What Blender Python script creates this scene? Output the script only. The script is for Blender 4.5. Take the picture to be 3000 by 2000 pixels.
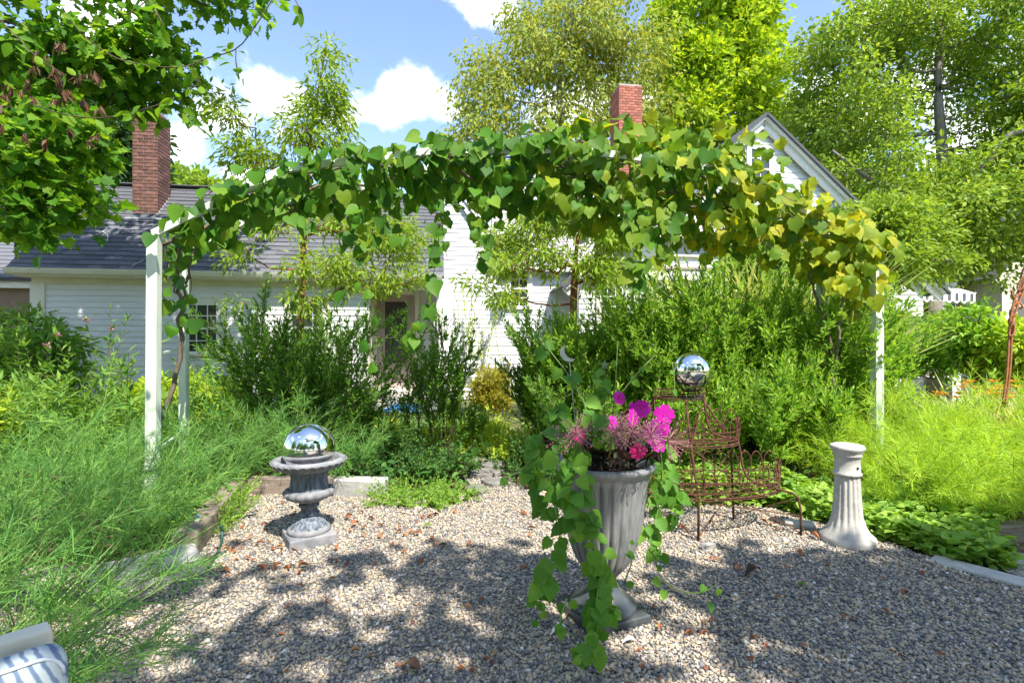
import bpy, bmesh, math, random
import numpy as np
from mathutils import Vector, Matrix

for o in list(bpy.data.objects):
    bpy.data.objects.remove(o)
SC = bpy.context.scene
COL = SC.collection
R = math.radians
rng = np.random.default_rng(11)
random.seed(5)

# ------------------------------------------------------------------ camera, sky, sun, exposure
EYE = 1.35
FPX = 1500.0
HY = 1005.0
cam = bpy.data.cameras.new('camera')
cam.sensor_width = 36.0
cam.lens = 18.0
cam.clip_start = 0.05
cam.clip_end = 3000
camo = bpy.data.objects.new('camera', cam)
COL.objects.link(camo)
camo.location = (0, 0, EYE)
camo.rotation_euler = (R(90.2), 0, 0)
SC.camera = camo

SUN = Vector((0.36, -0.60, 1.0)).normalized()
elev = math.asin(SUN.z)
azim = math.atan2(SUN.x, SUN.y)
world = bpy.data.worlds.new('World')
SC.world = world
world.use_nodes = True
wn, wl = world.node_tree.nodes, world.node_tree.links
wn.clear()
w_out = wn.new('ShaderNodeOutputWorld')
w_bg = wn.new('ShaderNodeBackground')
w_bg.inputs['Strength'].default_value = 0.15
sky = wn.new('ShaderNodeTexSky')
sky.sky_type = 'NISHITA'
sky.sun_disc = False
sky.sun_elevation = elev
sky.sun_rotation = azim
sky.altitude = 50
sky.air_density = 1.0
sky.dust_density = 0.35
sky.ozone_density = 2.2
tc = wn.new('ShaderNodeTexCoord')


def wmath(op, a, b=None):
    n = wn.new('ShaderNodeMath')
    n.operation = op
    for i, x in enumerate((a, b)):
        if x is None:
            continue
        if isinstance(x, (int, float)):
            n.inputs[i].default_value = x
        else:
            wl.new(x, n.inputs[i])
    return n.outputs[0]


def cloud_noise(scale, detail, rough):
    n = wn.new('ShaderNodeTexNoise')
    n.inputs['Scale'].default_value = scale
    n.inputs['Detail'].default_value = detail
    n.inputs['Roughness'].default_value = rough
    wl.new(tc.outputs['Generated'], n.inputs['Vector'])
    return n.outputs[0]


def pix_dir(px, py):
    return Vector(((px - 1500) / FPX, 1.0, (HY - py) / FPX)).normalized()


cl = [(pix_dir(1180, 275), .085), (pix_dir(1080, 320), .075), (pix_dir(1290, 300), .06), (pix_dir(1010, 345), .05),
      (pix_dir(780, 290), .075), (pix_dir(620, 330), .12), (pix_dir(520, 400), .08), (pix_dir(1420, -25), .085),
      (pix_dir(700, 510), .06), (pix_dir(1330, 505), .04), (pix_dir(330, 120), .14), (pix_dir(2600, 300), .16), (pix_dir(2850, 420), .12),
      (pix_dir(1900, 300), .10), (pix_dir(1650, 330), .12), (pix_dir(2680, 20), .1)]
cr = random.Random(3)
for k in range(16):          # the same fair-weather cumulus all round the sky
    a = cr.uniform(0.95, 5.3)
    e = cr.uniform(0.22, 0.95)
    cl.append((Vector((math.sin(a) * math.cos(e), math.cos(a) * math.cos(e), math.sin(e))), cr.uniform(.07, .17)))
acc = None
for c, rad in cl:
    s = wn.new('ShaderNodeVectorMath'); s.operation = 'SUBTRACT'
    wl.new(tc.outputs['Generated'], s.inputs[0]); s.inputs[1].default_value = c
    m = wn.new('ShaderNodeVectorMath'); m.operation = 'MULTIPLY'
    wl.new(s.outputs[0], m.inputs[0]); m.inputs[1].default_value = (1, 1, 1.7)
    ln = wn.new('ShaderNodeVectorMath'); ln.operation = 'LENGTH'
    wl.new(m.outputs[0], ln.inputs[0])
    v = wmath('SUBTRACT', 1.0, wmath('DIVIDE', ln.outputs['Value'], rad))
    acc = v if acc is None else wmath('MAXIMUM', acc, v)
acc = wmath('MAXIMUM', acc, -0.6)
nz = cloud_noise(9.0, 9.0, 0.58)
dens = wmath('ADD', acc, wmath('MULTIPLY', wmath('SUBTRACT', nz, 0.5), 2.6))
ramp = wn.new('ShaderNodeMapRange')
ramp.interpolation_type = 'SMOOTHSTEP'
ramp.inputs['From Min'].default_value = 0.12
ramp.inputs['From Max'].default_value = 0.62
wl.new(dens, ramp.inputs['Value'])
cshade = wn.new('ShaderNodeMix'); cshade.data_type = 'RGBA'
cshade.inputs[6].default_value = (5.4, 5.6, 6.0, 1)
cshade.inputs[7].default_value = (6.9, 6.9, 6.9, 1)
sm = wn.new('ShaderNodeMapRange')
sm.inputs['From Min'].default_value = 0.3
sm.inputs['From Max'].default_value = 1.0
wl.new(dens, sm.inputs['Value'])
wl.new(sm.outputs[0], cshade.inputs[0])
tint = wn.new('ShaderNodeMix'); tint.data_type = 'RGBA'; tint.blend_type = 'MULTIPLY'
tint.inputs[0].default_value = 1.0
tint.inputs[7].default_value = (1.12, 1.06, 1.04, 1)
wl.new(sky.outputs[0], tint.inputs[6])
skymix = wn.new('ShaderNodeMix'); skymix.data_type = 'RGBA'
wl.new(ramp.outputs[0], skymix.inputs[0])
wl.new(tint.outputs[2], skymix.inputs[6])
wl.new(cshade.outputs[2], skymix.inputs[7])
wl.new(skymix.outputs[2], w_bg.inputs['Color'])
wl.new(w_bg.outputs[0], w_out.inputs['Surface'])

sl = bpy.data.lights.new('sun', 'SUN')
sl.energy = 4.3
sl.angle = R(0.53)
sl.color = (1.0, 0.93, 0.82)
so = bpy.data.objects.new('sun', sl)
COL.objects.link(so)
so.rotation_euler = SUN.to_track_quat('Z', 'Y').to_euler()
so.location = (6, -8, 20)

SC.view_settings.view_transform = 'Standard'
SC.view_settings.look = 'None'
SC.view_settings.gamma = 1.0
SC.view_settings.use_curve_mapping = False
SC.view_settings.exposure = 1.22
SC.render.engine = 'CYCLES'
SC.cycles.max_bounces = 8
SC.cycles.diffuse_bounces = 5
SC.cycles.transmission_bounces = 4
SC.cycles.transparent_max_bounces = 6

# ------------------------------------------------------------------ helpers
def P(px, py, Y):
    return Vector(((px - 1500) / FPX * Y, Y, EYE - (py - HY) / FPX * Y))


def PG(px, py, z=0.0):
    Y = (EYE - z) * FPX / (py - HY)
    return Vector(((px - 1500) / FPX * Y, Y, z))


def nrm(a):
    a = np.asarray(a, float)
    return a / np.maximum(np.linalg.norm(a, axis=-1, keepdims=True), 1e-9)


def link(o, parent=None):
    COL.objects.link(o)
    if parent is not None:
        o.parent = parent
        if parent.type == 'EMPTY' and 'free' not in parent:
            o.matrix_parent_inverse = Matrix.Translation(-Vector(parent.location))
    return o


def tag(o, label, cat, group=None, kind=None):
    if label: o['label'] = label
    if cat: o['category'] = cat
    if group: o['group'] = group
    if kind: o['kind'] = kind
    return o


def thing(name, label, cat, loc=(0, 0, 0), group=None):
    o = bpy.data.objects.new(name, None)
    o.empty_display_size = 0.1
    o.location = loc
    COL.objects.link(o)
    return tag(o, label, cat, group)


def raw_mesh(name, V, F, mat, smooth=False):
    V = np.ascontiguousarray(V, dtype=np.float32)
    F = np.ascontiguousarray(F, dtype=np.int32)
    me = bpy.data.meshes.new(name)
    n, k = F.shape
    me.vertices.add(len(V)); me.vertices.foreach_set('co', V.ravel())
    me.loops.add(n * k); me.loops.foreach_set('vertex_index', F.ravel())
    me.polygons.add(n); me.polygons.foreach_set('loop_start', np.arange(0, n * k, k, dtype=np.int32))
    me.polygons.foreach_set('use_smooth', np.full(n, bool(smooth)))
    me.update(calc_edges=True)
    if mat is not None:
        me.materials.append(mat)
    return me


class MB:
    def __init__(s):
        s.V = []; s.F = []; s.n = 0

    def add(s, V, F):
        V = np.asarray(V, float).reshape(-1, 3)
        F = np.asarray(F, int)
        if F.shape[1] == 4:
            F = np.concatenate([F[:, [0, 1, 2]], F[:, [0, 2, 3]]])
        s.V.append(V); s.F.append(F + s.n); s.n += len(V)
        return s

    def box(s, c, d, rz=0.0, M=None):
        x, y, z = [q / 2 for q in d]
        V = np.array([(-x, -y, -z), (x, -y, -z), (x, y, -z), (-x, y, -z), (-x, -y, z), (x, -y, z), (x, y, z), (-x, y, z)])
        if rz:
            cz, sz = math.cos(rz), math.sin(rz)
            V = V @ np.array([[cz, sz, 0], [-sz, cz, 0], [0, 0, 1]])
        if M is not None:
            V = V @ np.array(M.to_3x3()).T
        V = V + np.array(c)
        return s.add(V, np.array([(3, 2, 1, 0), (4, 5, 6, 7), (0, 1, 5, 4), (1, 2, 6, 5), (2, 3, 7, 6), (3, 0, 4, 7)]))

    def bar(s, a, b, w, h):
        a = Vector(a); b = Vector(b); d = (b - a)
        q = d.to_track_quat('X', 'Z').to_matrix()
        return s.box((a + b) / 2, (d.length, w, h), M=q)

    def tube(s, pts, rad, sides=5, cap=True):
        p = np.asarray([tuple(q) for q in pts], float)
        n = len(p)
        r = np.full(n, rad) if np.isscalar(rad) else np.asarray(rad, float)
        t = np.gradient(p, axis=0); t = nrm(t)
        ref = np.array([0.0, 0, 1]) if abs(t[:, 2]).mean() < 0.8 else np.array([1.0, 0.2, 0])
        a = nrm(np.cross(t, ref)); b = np.cross(t, a)
        th = np.arange(sides) * 2 * math.pi / sides
        ring = (np.cos(th)[None, :, None] * a[:, None, :] + np.sin(th)[None, :, None] * b[:, None, :]) * r[:, None, None] + p[:, None, :]
        V = ring.reshape(-1, 3)
        i = np.arange(n - 1)[:, None] * sides; j = np.arange(sides)[None, :]; k = (j + 1) % sides
        F = np.stack([i + j, i + k, i + sides + k, i + sides + j], -1).reshape(-1, 4)
        s.add(V, F)
        if cap:
            base = s.n - len(V)
            m = sides
            fan = np.array([(0, q + 1, q) for q in range(1, m - 1)])
            s.F.append(fan + base)
            s.F.append(fan[:, ::-1] + base + (n - 1) * m)
        return s

    def sphere(s, c, r, seg=12, rings=8, sc=(1, 1, 1)):
        th = np.linspace(0, math.pi, rings + 1)
        prof = [(max(math.sin(t), 1e-4) * r, -math.cos(t) * r) for t in th]
        V, F = lathe(prof, seg)
        return s.add(V * np.array(sc) + np.array(c), F)

    def arrays(s):
        return np.concatenate(s.V), np.concatenate(s.F)

    def mesh(s, name, mat, smooth=False):
        V, F = s.arrays()
        return raw_mesh(name, V, F, mat, smooth)

    def build(s, name, mat, parent=None, smooth=False):
        o = bpy.data.objects.new(name, s.mesh(name, mat, smooth))
        return link(o, parent)


def lathe(prof, seg, mod=None):
    th = np.arange(seg) * 2 * math.pi / seg
    V = []
    for i, (r, z) in enumerate(prof):
        rr = np.full(seg, r)
        if mod is not None:
            rr = mod(th, i, r, z)
        V.append(np.stack([rr * np.cos(th), rr * np.sin(th), np.full(seg, z)], -1))
    V = np.concatenate(V)
    n = len(prof)
    i = np.arange(n - 1)[:, None] * seg; j = np.arange(seg)[None, :]; k = (j + 1) % seg
    F = np.stack([i + j, i + k, i + seg + k, i + seg + j], -1).reshape(-1, 4)
    return V, F


def bevel_box_mesh(name, d, bev, mat, seg=2, jitter=0.0, seed=0, sub=0):
    bm = bmesh.new()
    bmesh.ops.create_cube(bm, size=1)
    bmesh.ops.scale(bm, vec=d, verts=bm.verts)
    if sub:
        bmesh.ops.subdivide_edges(bm, edges=bm.edges, cuts=sub, use_grid_fill=True)
    bmesh.ops.bevel(bm, geom=[e for e in bm.edges if len(e.link_faces) == 2 and e.calc_face_angle(0) > 0.5], offset=bev, segments=seg, affect='EDGES', profile=0.6)
    if jitter:
        rr = random.Random(seed)
        for v in bm.verts:
            v.co += Vector([rr.uniform(-1, 1) * jitter for _ in range(3)])
    me = bpy.data.meshes.new(name)
    bm.to_mesh(me); bm.free()
    me.materials.append(mat)
    return me


def place(name, me, parent=None, loc=(0, 0, 0), rot=(0, 0, 0), scale=(1, 1, 1)):
    o = bpy.data.objects.new(name, me)
    o.location = loc; o.rotation_euler = rot; o.scale = scale
    return link(o, parent)


# ---- leaf templates: columns are (along, side, up); triangles
def fan_leaf(outline, fold=0.12, curl=0.15, rib=4):
    """a leaf outline fanned from points on the midrib, folded up along it and curled down at the tip"""
    half = np.array(outline, float)
    rb = np.linspace(half[0, 0], half[-1, 0], rib)
    def up(x, y):
        return fold * abs(y) * 1.6 - curl * x * x
    V = []; F = []
    for x in rb: V.append((x, 0, up(x, 0)))
    for sgn in (1, -1):
        o = len(V)
        for x, y in half: V.append((x, sgn * y, up(x, y)))
        m = len(half)
        near = [int(np.argmin(abs(rb - x))) for x, _ in half]
        for i in range(m - 1):
            a, b = o + i, o + i + 1
            if near[i] == near[i + 1]:
                t = [(near[i], a, b)]
            else:
                t = [(near[i], a, b), (near[i], b, near[i + 1])]
            for q in t:
                if len(set(q)) == 3:
                    F.append(q if sgn < 0 else q[::-1])
    return np.array(V), np.array(F)


T_DIAMOND = (np.array([(0, 0, 0), (.45, -.26, .06), (1, 0, -.06), (.45, .26, .06)]), np.array([(0, 1, 2), (0, 2, 3)]))
T_OVAL = (np.array([(0, 0, 0), (.3, -.24, .05), (.7, -.2, .02), (1, 0, -.1), (.7, .2, .02), (.3, .24, .05)]), np.array([(0, 1, 2), (0, 2, 3), (0, 3, 4), (0, 4, 5)]))
T_NARROW = (np.array([(0, 0, 0), (.55, -.15, .03), (1, 0, -.06), (.55, .15, .03)]), np.array([(0, 1, 2), (0, 2, 3)]))
T_LANCE = (np.array([(0, 0, 0), (.4, -.14, .03), (1, 0, -.1), (.4, .14, .03)]), np.array([(0, 1, 2), (0, 2, 3)]))
T_NEEDLE = (np.array([(0, -.016, 0), (0, .016, 0), (.55, .017, -.03), (.55, -.017, -.03), (1, 0, -.11)]), np.array([(0, 2, 1), (0, 3, 2), (3, 4, 2)]))
T_BLADE = (np.array([(0, -.012, 0), (0, .012, 0), (.35, .012, .0), (.35, -.012, .0), (.7, .009, -.1), (.7, -.009, -.1), (1, 0, -.32)]),
           np.array([(0, 2, 1), (0, 3, 2), (3, 4, 2), (3, 5, 4), (5, 6, 4)]))
HEART = [(0.0, 0.0), (-.12, .16), (-.10, .34), (.05, .48), (.25, .52), (.46, .44), (.68, .27), (.86, .10), (1.0, 0.0)]
T_HEART = fan_leaf(HEART, .10, .22)
T_HEART2 = fan_leaf(HEART, .26, -.06)
GRAPE = [(0.0, 0.0), (-.10, .20), (.02, .38), (.18, .52), (.36, .44), (.5, .5), (.68, .36), (.74, .2), (1.0, 0.0)]
T_GRAPE = fan_leaf(GRAPE, .14, .2)
POTLEAF = [(0, 0), (-.06, .2), (.03, .33), (.12, .34), (.18, .44), (.3, .4), (.42, .42), (.52, .32), (.68, .28), (.78, .15), (1, 0)]
T_POT = fan_leaf(POTLEAF, .14, .2)
MAPLE = [(0, 0), (.02, .22), (-.08, .42), (.2, .36), (.36, .62), (.48, .30), (.66, .34), (.72, .14), (1, 0)]
T_MAPLE = fan_leaf(MAPLE, .1, .12)


def leaf_arrays(Pn, D, N, S, tmpl):
    Pn = np.asarray(Pn, float); D = nrm(D); N = np.asarray(N, float)
    W = nrm(np.cross(N, D)); U = np.cross(D, W)
    tv, tf = tmpl
    S = np.broadcast_to(np.asarray(S, float), (len(Pn),))
    V = Pn[:, None, :] + S[:, None, None] * (tv[None, :, 0:1] * D[:, None, :] + tv[None, :, 1:2] * W[:, None, :] + tv[None, :, 2:3] * U[:, None, :])
    k = len(tv)
    F = tf[None] + (np.arange(len(Pn)) * k)[:, None, None]
    return V.reshape(-1, 3), F.reshape(-1, tf.shape[1])


def rdir(n, g=rng):
    return nrm(g.normal(size=(n, 3)))


def curve(pts, n=24):
    """Catmull-Rom through the points"""
    p = np.array([tuple(q) for q in pts], float)
    p = np.vstack([2 * p[0] - p[1], p, 2 * p[-1] - p[-2]])
    m = len(p) - 3
    out = []
    for t in np.linspace(0, m - 1e-6, n):
        i = int(t); f = t - i
        a, b, c, d = p[i:i + 4]
        out.append(.5 * (2 * b + (c - a) * f + (2 * a - 5 * b + 4 * c - d) * f * f + (3 * b - a - 3 * c + d) * f ** 3))
    return np.array(out)


# ------------------------------------------------------------------ materials
def newmat(name):
    m = bpy.data.materials.new(name)
    m.use_nodes = True
    nt = m.node_tree
    return m, nt.nodes, nt.links, nt.nodes['Principled BSDF']


def mat_noise(name, c1, c2, scale=8.0, rough=0.7, bump=0.0, bscale=None, metal=0.0, detail=6.0, stretch=None, c3=None, spec=0.4, obj_rand=0.0):
    m, N, L, b = newmat(name)
    t = N.new('ShaderNodeTexCoord'); mp = N.new('ShaderNodeMapping')
    L.new(t.outputs['Object'], mp.inputs[0])
    if stretch: mp.inputs['Scale'].default_value = stretch
    nz = N.new('ShaderNodeTexNoise')
    nz.inputs['Scale'].default_value = scale; nz.inputs['Detail'].default_value = detail; nz.inputs['Roughness'].default_value = .6
    L.new(mp.outputs[0], nz.inputs['Vector'])
    cr = N.new('ShaderNodeValToRGB')
    cr.color_ramp.elements[0].position = .34; cr.color_ramp.elements[1].position = .66
    cr.color_ramp.elements[0].color = (*c1, 1); cr.color_ramp.elements[1].color = (*c2, 1)
    if c3:
        e = cr.color_ramp.elements.new(.8); e.color = (*c3, 1)
    L.new(nz.outputs[0], cr.inputs[0])
    src = cr.outputs[0]
    if obj_rand:
        oi = N.new('ShaderNodeObjectInfo')
        hs = N.new('ShaderNodeHueSaturation')
        mr = N.new('ShaderNodeMapRange'); mr.inputs['To Min'].default_value = 1 - obj_rand; mr.inputs['To Max'].default_value = 1 + obj_rand
        L.new(oi.outputs['Random'], mr.inputs['Value']); L.new(mr.outputs[0], hs.inputs['Value']); L.new(src, hs.inputs['Color'])
        src = hs.outputs[0]
    L.new(src, b.inputs['Base Color'])
    b.inputs['Roughness'].default_value = rough
    b.inputs['Metallic'].default_value = metal
    b.inputs['Specular IOR Level'].default_value = spec
    if bump:
        n2 = N.new('ShaderNodeTexNoise'); n2.inputs['Scale'].default_value = bscale or scale * 3; n2.inputs['Detail'].default_value = 8
        L.new(mp.outputs[0], n2.inputs['Vector'])
        bp = N.new('ShaderNodeBump'); bp.inputs['Strength'].default_value = bump; bp.inputs['Distance'].default_value = .01
        L.new(n2.outputs[0], bp.inputs['Height']); L.new(bp.outputs[0], b.inputs['Normal'])
    return m


def leafmat(name, cols, trans=.38, tcol=None, rough=.55, spec=.2):
    kk = 1.32 if tcol is None else 1.0
    cols = [tuple(min(.6, q * kk) for q in c) for c in cols]
    m, N, L, b = newmat(name)
    g = N.new('ShaderNodeNewGeometry'); oi = N.new('ShaderNodeObjectInfo')
    ad = N.new('ShaderNodeMath'); ad.operation = 'ADD'
    L.new(g.outputs['Random Per Island'], ad.inputs[0]); L.new(oi.outputs['Random'], ad.inputs[1])
    fr = N.new('ShaderNodeMath'); fr.operation = 'FRACT'; L.new(ad.outputs[0], fr.inputs[0])
    cr = N.new('ShaderNodeValToRGB')
    els = cr.color_ramp.elements
    while len(els) < len(cols): els.new(.5)
    for i, c in enumerate(cols):
        els[i].position = i / (len(cols) - 1); els[i].color = (*c, 1)
    L.new(fr.outputs[0], cr.inputs[0])
    t = N.new('ShaderNodeTexCoord')
    nz = N.new('ShaderNodeTexNoise'); nz.inputs['Scale'].default_value = 30; nz.inputs['Detail'].default_value = 3
    L.new(t.outputs['Object'], nz.inputs['Vector'])
    hs = N.new('ShaderNodeHueSaturation')
    mr = N.new('ShaderNodeMapRange'); mr.inputs['To Min'].default_value = .72; mr.inputs['To Max'].default_value = 1.28
    L.new(nz.outputs[0], mr.inputs['Value']); L.new(mr.outputs[0], hs.inputs['Value']); L.new(cr.outputs[0], hs.inputs['Color'])
    L.new(hs.outputs[0], b.inputs['Base Color'])
    b.inputs['Roughness'].default_value = rough
    b.inputs['Specular IOR Level'].default_value = spec
    tr = N.new('ShaderNodeBsdfTranslucent')
    mx = N.new('ShaderNodeMix'); mx.data_type = 'RGBA'; mx.blend_type = 'MULTIPLY'; mx.inputs[0].default_value = 1
    L.new(hs.outputs[0], mx.inputs[6]); mx.inputs[7].default_value = (*(tcol or (1.9, 1.75, .7)), 1)
    L.new(mx.outputs[2], tr.inputs[0])
    ms = N.new('ShaderNodeMixShader'); ms.inputs[0].default_value = trans
    L.new(b.outputs[0], ms.inputs[1]); L.new(tr.outputs[0], ms.inputs[2])
    L.new(ms.outputs[0], N['Material Output'].inputs['Surface'])
    return m


M = {}
M['siding'] = mat_noise('siding_paint', (.66, .67, .70), (.74, .75, .77), 2.5, .55, .08, 60, stretch=(1, 1, 6), obj_rand=.035)
M['trim'] = mat_noise('cream_trim_paint', (.70, .68, .60), (.78, .76, .69), 5, .5, .05)
M['white'] = mat_noise('white_paint', (.74, .74, .72), (.82, .82, .8), 5, .5, .06)
M['post'] = mat_noise('weathered_green_white_paint', (.50, .58, .49), (.68, .73, .65), 6, .55, .12, 40, stretch=(3, 3, .6), c3=(.6, .62, .54))
M['rustpaint'] = mat_noise('rusty_joint', (.30, .13, .06), (.55, .42, .30), 40, .8, .3)
M['shingle'] = mat_noise('asphalt_shingle', (.085, .09, .105), (.15, .155, .17), 60, .9, .35, 260, obj_rand=.22, spec=.2)
M['shingle2'] = mat_noise('light_grey_shingle', (.36, .345, .35), (.48, .46, .46), 30, .9, .3, 200, obj_rand=.1, spec=.2)
M['mortar'] = mat_noise('mortar', (.30, .28, .27), (.42, .40, .38), 20, .95, .3)
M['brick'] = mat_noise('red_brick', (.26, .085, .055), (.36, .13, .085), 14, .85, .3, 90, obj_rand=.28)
M['brick2'] = mat_noise('sooty_shaded_brick', (.10, .055, .048), (.20, .095, .075), 9, .9, .35, 90, obj_rand=.35)  # soot, with the shade on the left chimney also put into the colour
M['lead'] = mat_noise('lead_flashing', (.35, .37, .40), (.5, .52, .55), 10, .6)
M['brownwall'] = mat_noise('brown_stain', (.22, .15, .11), (.27, .19, .14), 4, .75, .1)
M['door'] = mat_noise('mauve_door_paint', (.40, .31, .31), (.45, .36, .35), 6, .5)
M['brass'] = mat_noise('brass', (.6, .42, .12), (.7, .5, .18), 20, .35, metal=.9)
M['iron'] = mat_noise('black_iron', (.02, .02, .022), (.05, .05, .05), 20, .5, metal=.4)
M['rust'] = mat_noise('rusted_wire', (.05, .02, .014), (.14, .052, .028), 30, .85, .3)
M['rust2'] = mat_noise('orange_rust', (.26, .10, .045), (.42, .18, .08), 18, .8, .3)
M['timber'] = mat_noise('old_timber', (.16, .12, .09), (.30, .25, .21), 6, .9, .5, 30, stretch=(1.2, 12, 12))
M['slab'] = mat_noise('grey_slab', (.30, .30, .28), (.46, .45, .42), 9, .85, .4, 40)
M['slate'] = mat_noise('path_slate', (.13, .125, .12), (.26, .245, .23), 7, .85, .45, 30)
M['conc'] = mat_noise('cast_stone', (.38, .37, .345), (.52, .50, .46), 12, .85, .25, 70)
M['bark'] = mat_noise('grey_bark', (.13, .115, .10), (.27, .245, .215), 12, .9, .5, 30, stretch=(3, 3, .7))
M['redbark'] = mat_noise('cinnamon_bark', (.17, .055, .03), (.34, .13, .07), 16, .7, .6, 30, stretch=(2, 2, 1))
M['twig'] = mat_noise('brown_twig', (.05, .032, .022), (.12, .085, .06), 15, .85)
M['vinewood'] = mat_noise('vine_wood', (.10, .075, .055), (.20, .16, .12), 20, .9, .4, 50, stretch=(2, 2, .8))
M['greenstem'] = mat_noise('green_stem', (.12, .22, .05), (.22, .33, .09), 10, .6)
M['darkstem'] = mat_noise('dark_stem', (.05, .055, .03), (.10, .09, .05), 10, .7)
M['hose'] = mat_noise('green_hose', (.02, .07, .055), (.03, .10, .08), 10, .4)
M['soil'] = mat_noise('potting_soil', (.02, .015, .012), (.05, .038, .03), 40, .95, .5)

m, N, L, b = newmat('window_glass')
b.inputs['Base Color'].default_value = (.035, .04, .04, 1); b.inputs['Roughness'].default_value = .06; b.inputs['Specular IOR Level'].default_value = .9
M['glass'] = m
m, N, L, b = newmat('mirror_globe_silver')
b.inputs['Base Color'].default_value = (.86, .87, .88, 1); b.inputs['Roughness'].default_value = .02; b.inputs['Metallic'].default_value = 1
M['mirror'] = m
M['screen'] = mat_noise('door_screen_mesh', (.055, .055, .055), (.085, .08, .08), 3, .6)
M['shade'] = mat_noise('blue_grey_blind', (.42, .46, .53), (.48, .52, .58), 2, .6)

# glazed fluted pot
M['pot'] = mat_noise('grey_metal_glaze', (.15, .16, .17), (.27, .275, .275), 5, .28, .12, 40, stretch=(7, 7, .8), c3=(.27, .24, .20), spec=.6)
M['potfoot'] = mat_noise('blue_grey_glaze', (.035, .045, .055), (.085, .095, .10), 8, .3, .1, 40, spec=.5)
M['urn'] = mat_noise('weathered_cast_urn', (.035, .05, .075), (.24, .27, .32), 7, .75, .35, 50, stretch=(7, 7, .9), c3=(.42, .40, .38))
M['urnlight'] = mat_noise('worn_urn_rim', (.14, .15, .17), (.31, .31, .32), 9, .8, .35, 60)

M['l_vine'] = leafmat('vine_leaf_green', [(.03, .10, .008), (.05, .14, .010), (.08, .18, .012), (.035, .105, .018), (.12, .22, .015)], .36)
M['l_vine_mid'] = leafmat('vine_leaf_olive', [(.08, .16, .015), (.14, .22, .016), (.07, .15, .02), (.20, .26, .02)], .42)
M['l_vine_yel'] = leafmat('vine_leaf_yellow', [(.27, .34, .02), (.42, .44, .025), (.18, .28, .02), (.52, .46, .03)], .45, (1.5, 1.4, .5))
M['l_pot'] = leafmat('trailing_leaf', [(.045, .13, .014), (.07, .18, .02), (.06, .16, .018), (.13, .26, .03), (.045, .13, .02)], .34)
M['l_maple'] = leafmat('maple_leaf', [(.035, .105, .010), (.06, .16, .012), (.10, .21, .014), (.16, .26, .02)], .48)
M['l_dark'] = leafmat('dark_tree_leaf', [(.018, .05, .018), (.03, .075, .022), (.045, .10, .028)], .25)
M['l_birch'] = leafmat('birch_leaf', [(.12, .18, .035), (.19, .25, .04), (.23, .27, .05), (.26, .25, .045), (.15, .22, .05)], .36)
M['l_lime'] = leafmat('lime_maple_leaf', [(.14, .24, .015), (.22, .33, .02), (.31, .38, .025), (.10, .19, .015)], .38)
M['l_ash'] = leafmat('ash_leaf', [(.11, .19, .025), (.16, .25, .03), (.24, .32, .05), (.075, .14, .02)], .36)
M['l_paper'] = leafmat('paperbark_leaf', [(.11, .19, .02), (.18, .27, .03), (.24, .32, .045), (.08, .15, .018)], .42)
M['l_shrub'] = leafmat('shrub_leaf', [(.05, .13, .022), (.08, .18, .028), (.12, .23, .035), (.17, .28, .04)], .38)
M['l_hedge'] = leafmat('hedge_leaf', [(.08, .19, .02), (.13, .26, .025), (.19, .32, .035), (.25, .37, .05)], .38)
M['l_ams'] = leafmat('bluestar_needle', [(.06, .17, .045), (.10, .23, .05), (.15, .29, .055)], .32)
M['l_ams_sun'] = leafmat('bluestar_needle_sunlit', [(.17, .31, .025), (.27, .40, .03), (.36, .45, .045)], .4)  # sunlit copy of the bluestar green, sunshine put into the leaf colour
M['l_peren'] = leafmat('perennial_leaf', [(.07, .16, .025), (.11, .22, .035), (.17, .28, .05), (.05, .13, .025)], .38)
M['l_lime2'] = leafmat('lime_perennial_leaf', [(.24, .34, .03), (.34, .42, .045), (.17, .28, .03)], .42)
M['l_cover'] = leafmat('ground_cover_leaf', [(.03, .09, .02), (.05, .13, .03), (.09, .18, .03)], .28)
M['l_ivy'] = leafmat('ivy_leaf', [(.12, .24, .035), (.18, .31, .05), (.26, .38, .07), (.09, .18, .03)], .36)
M['l_gold'] = leafmat('gold_leaf', [(.44, .38, .05), (.36, .34, .05), (.28, .32, .05)], .4, (1.4, 1.3, .7))
M['l_grass'] = leafmat('grass_blade', [(.16, .26, .06), (.28, .36, .12), (.46, .5, .26), (.12, .22, .05)], .34)
M['l_dry'] = leafmat('dry_leaf', [(.24, .07, .03), (.38, .12, .045), (.42, .17, .07), (.20, .07, .04), (.45, .26, .13)], .15, (1.2, .9, .7), .7)
M['l_brown'] = leafmat('dead_leaf_cluster', [(.06, .035, .025), (.12, .06, .035), (.18, .09, .05)], .2, (1.2, .9, .7))
M['l_wine'] = leafmat('wine_leaf', [(.02, .03, .02), (.045, .018, .02), (.03, .05, .025)], .15)
M['petal'] = leafmat('magenta_petal', [(.55, .015, .38), (.62, .02, .45), (.48, .01, .30)], .3, (1.2, 1.0, 1.2), .5)
M['petal2'] = leafmat('rose_petal', [(.60, .02, .16), (.66, .03, .22)], .3, (1.2, 1.0, 1.2), .5)
M['allium'] = leafmat('dried_allium', [(.22, .07, .12), (.36, .16, .20), (.42, .27, .22)], .1, (1, 1, 1))
M['orange'] = leafmat('orange_petal', [(.70, .16, .015), (.75, .25, .03), (.55, .30, .03)], .3, (1.2, 1, .8))
M['l_litter'] = leafmat('litter', [(.10, .05, .03), (.2, .11, .06), (.28, .18, .10), (.12, .08, .05)], .1, (1, .9, .7))

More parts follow.
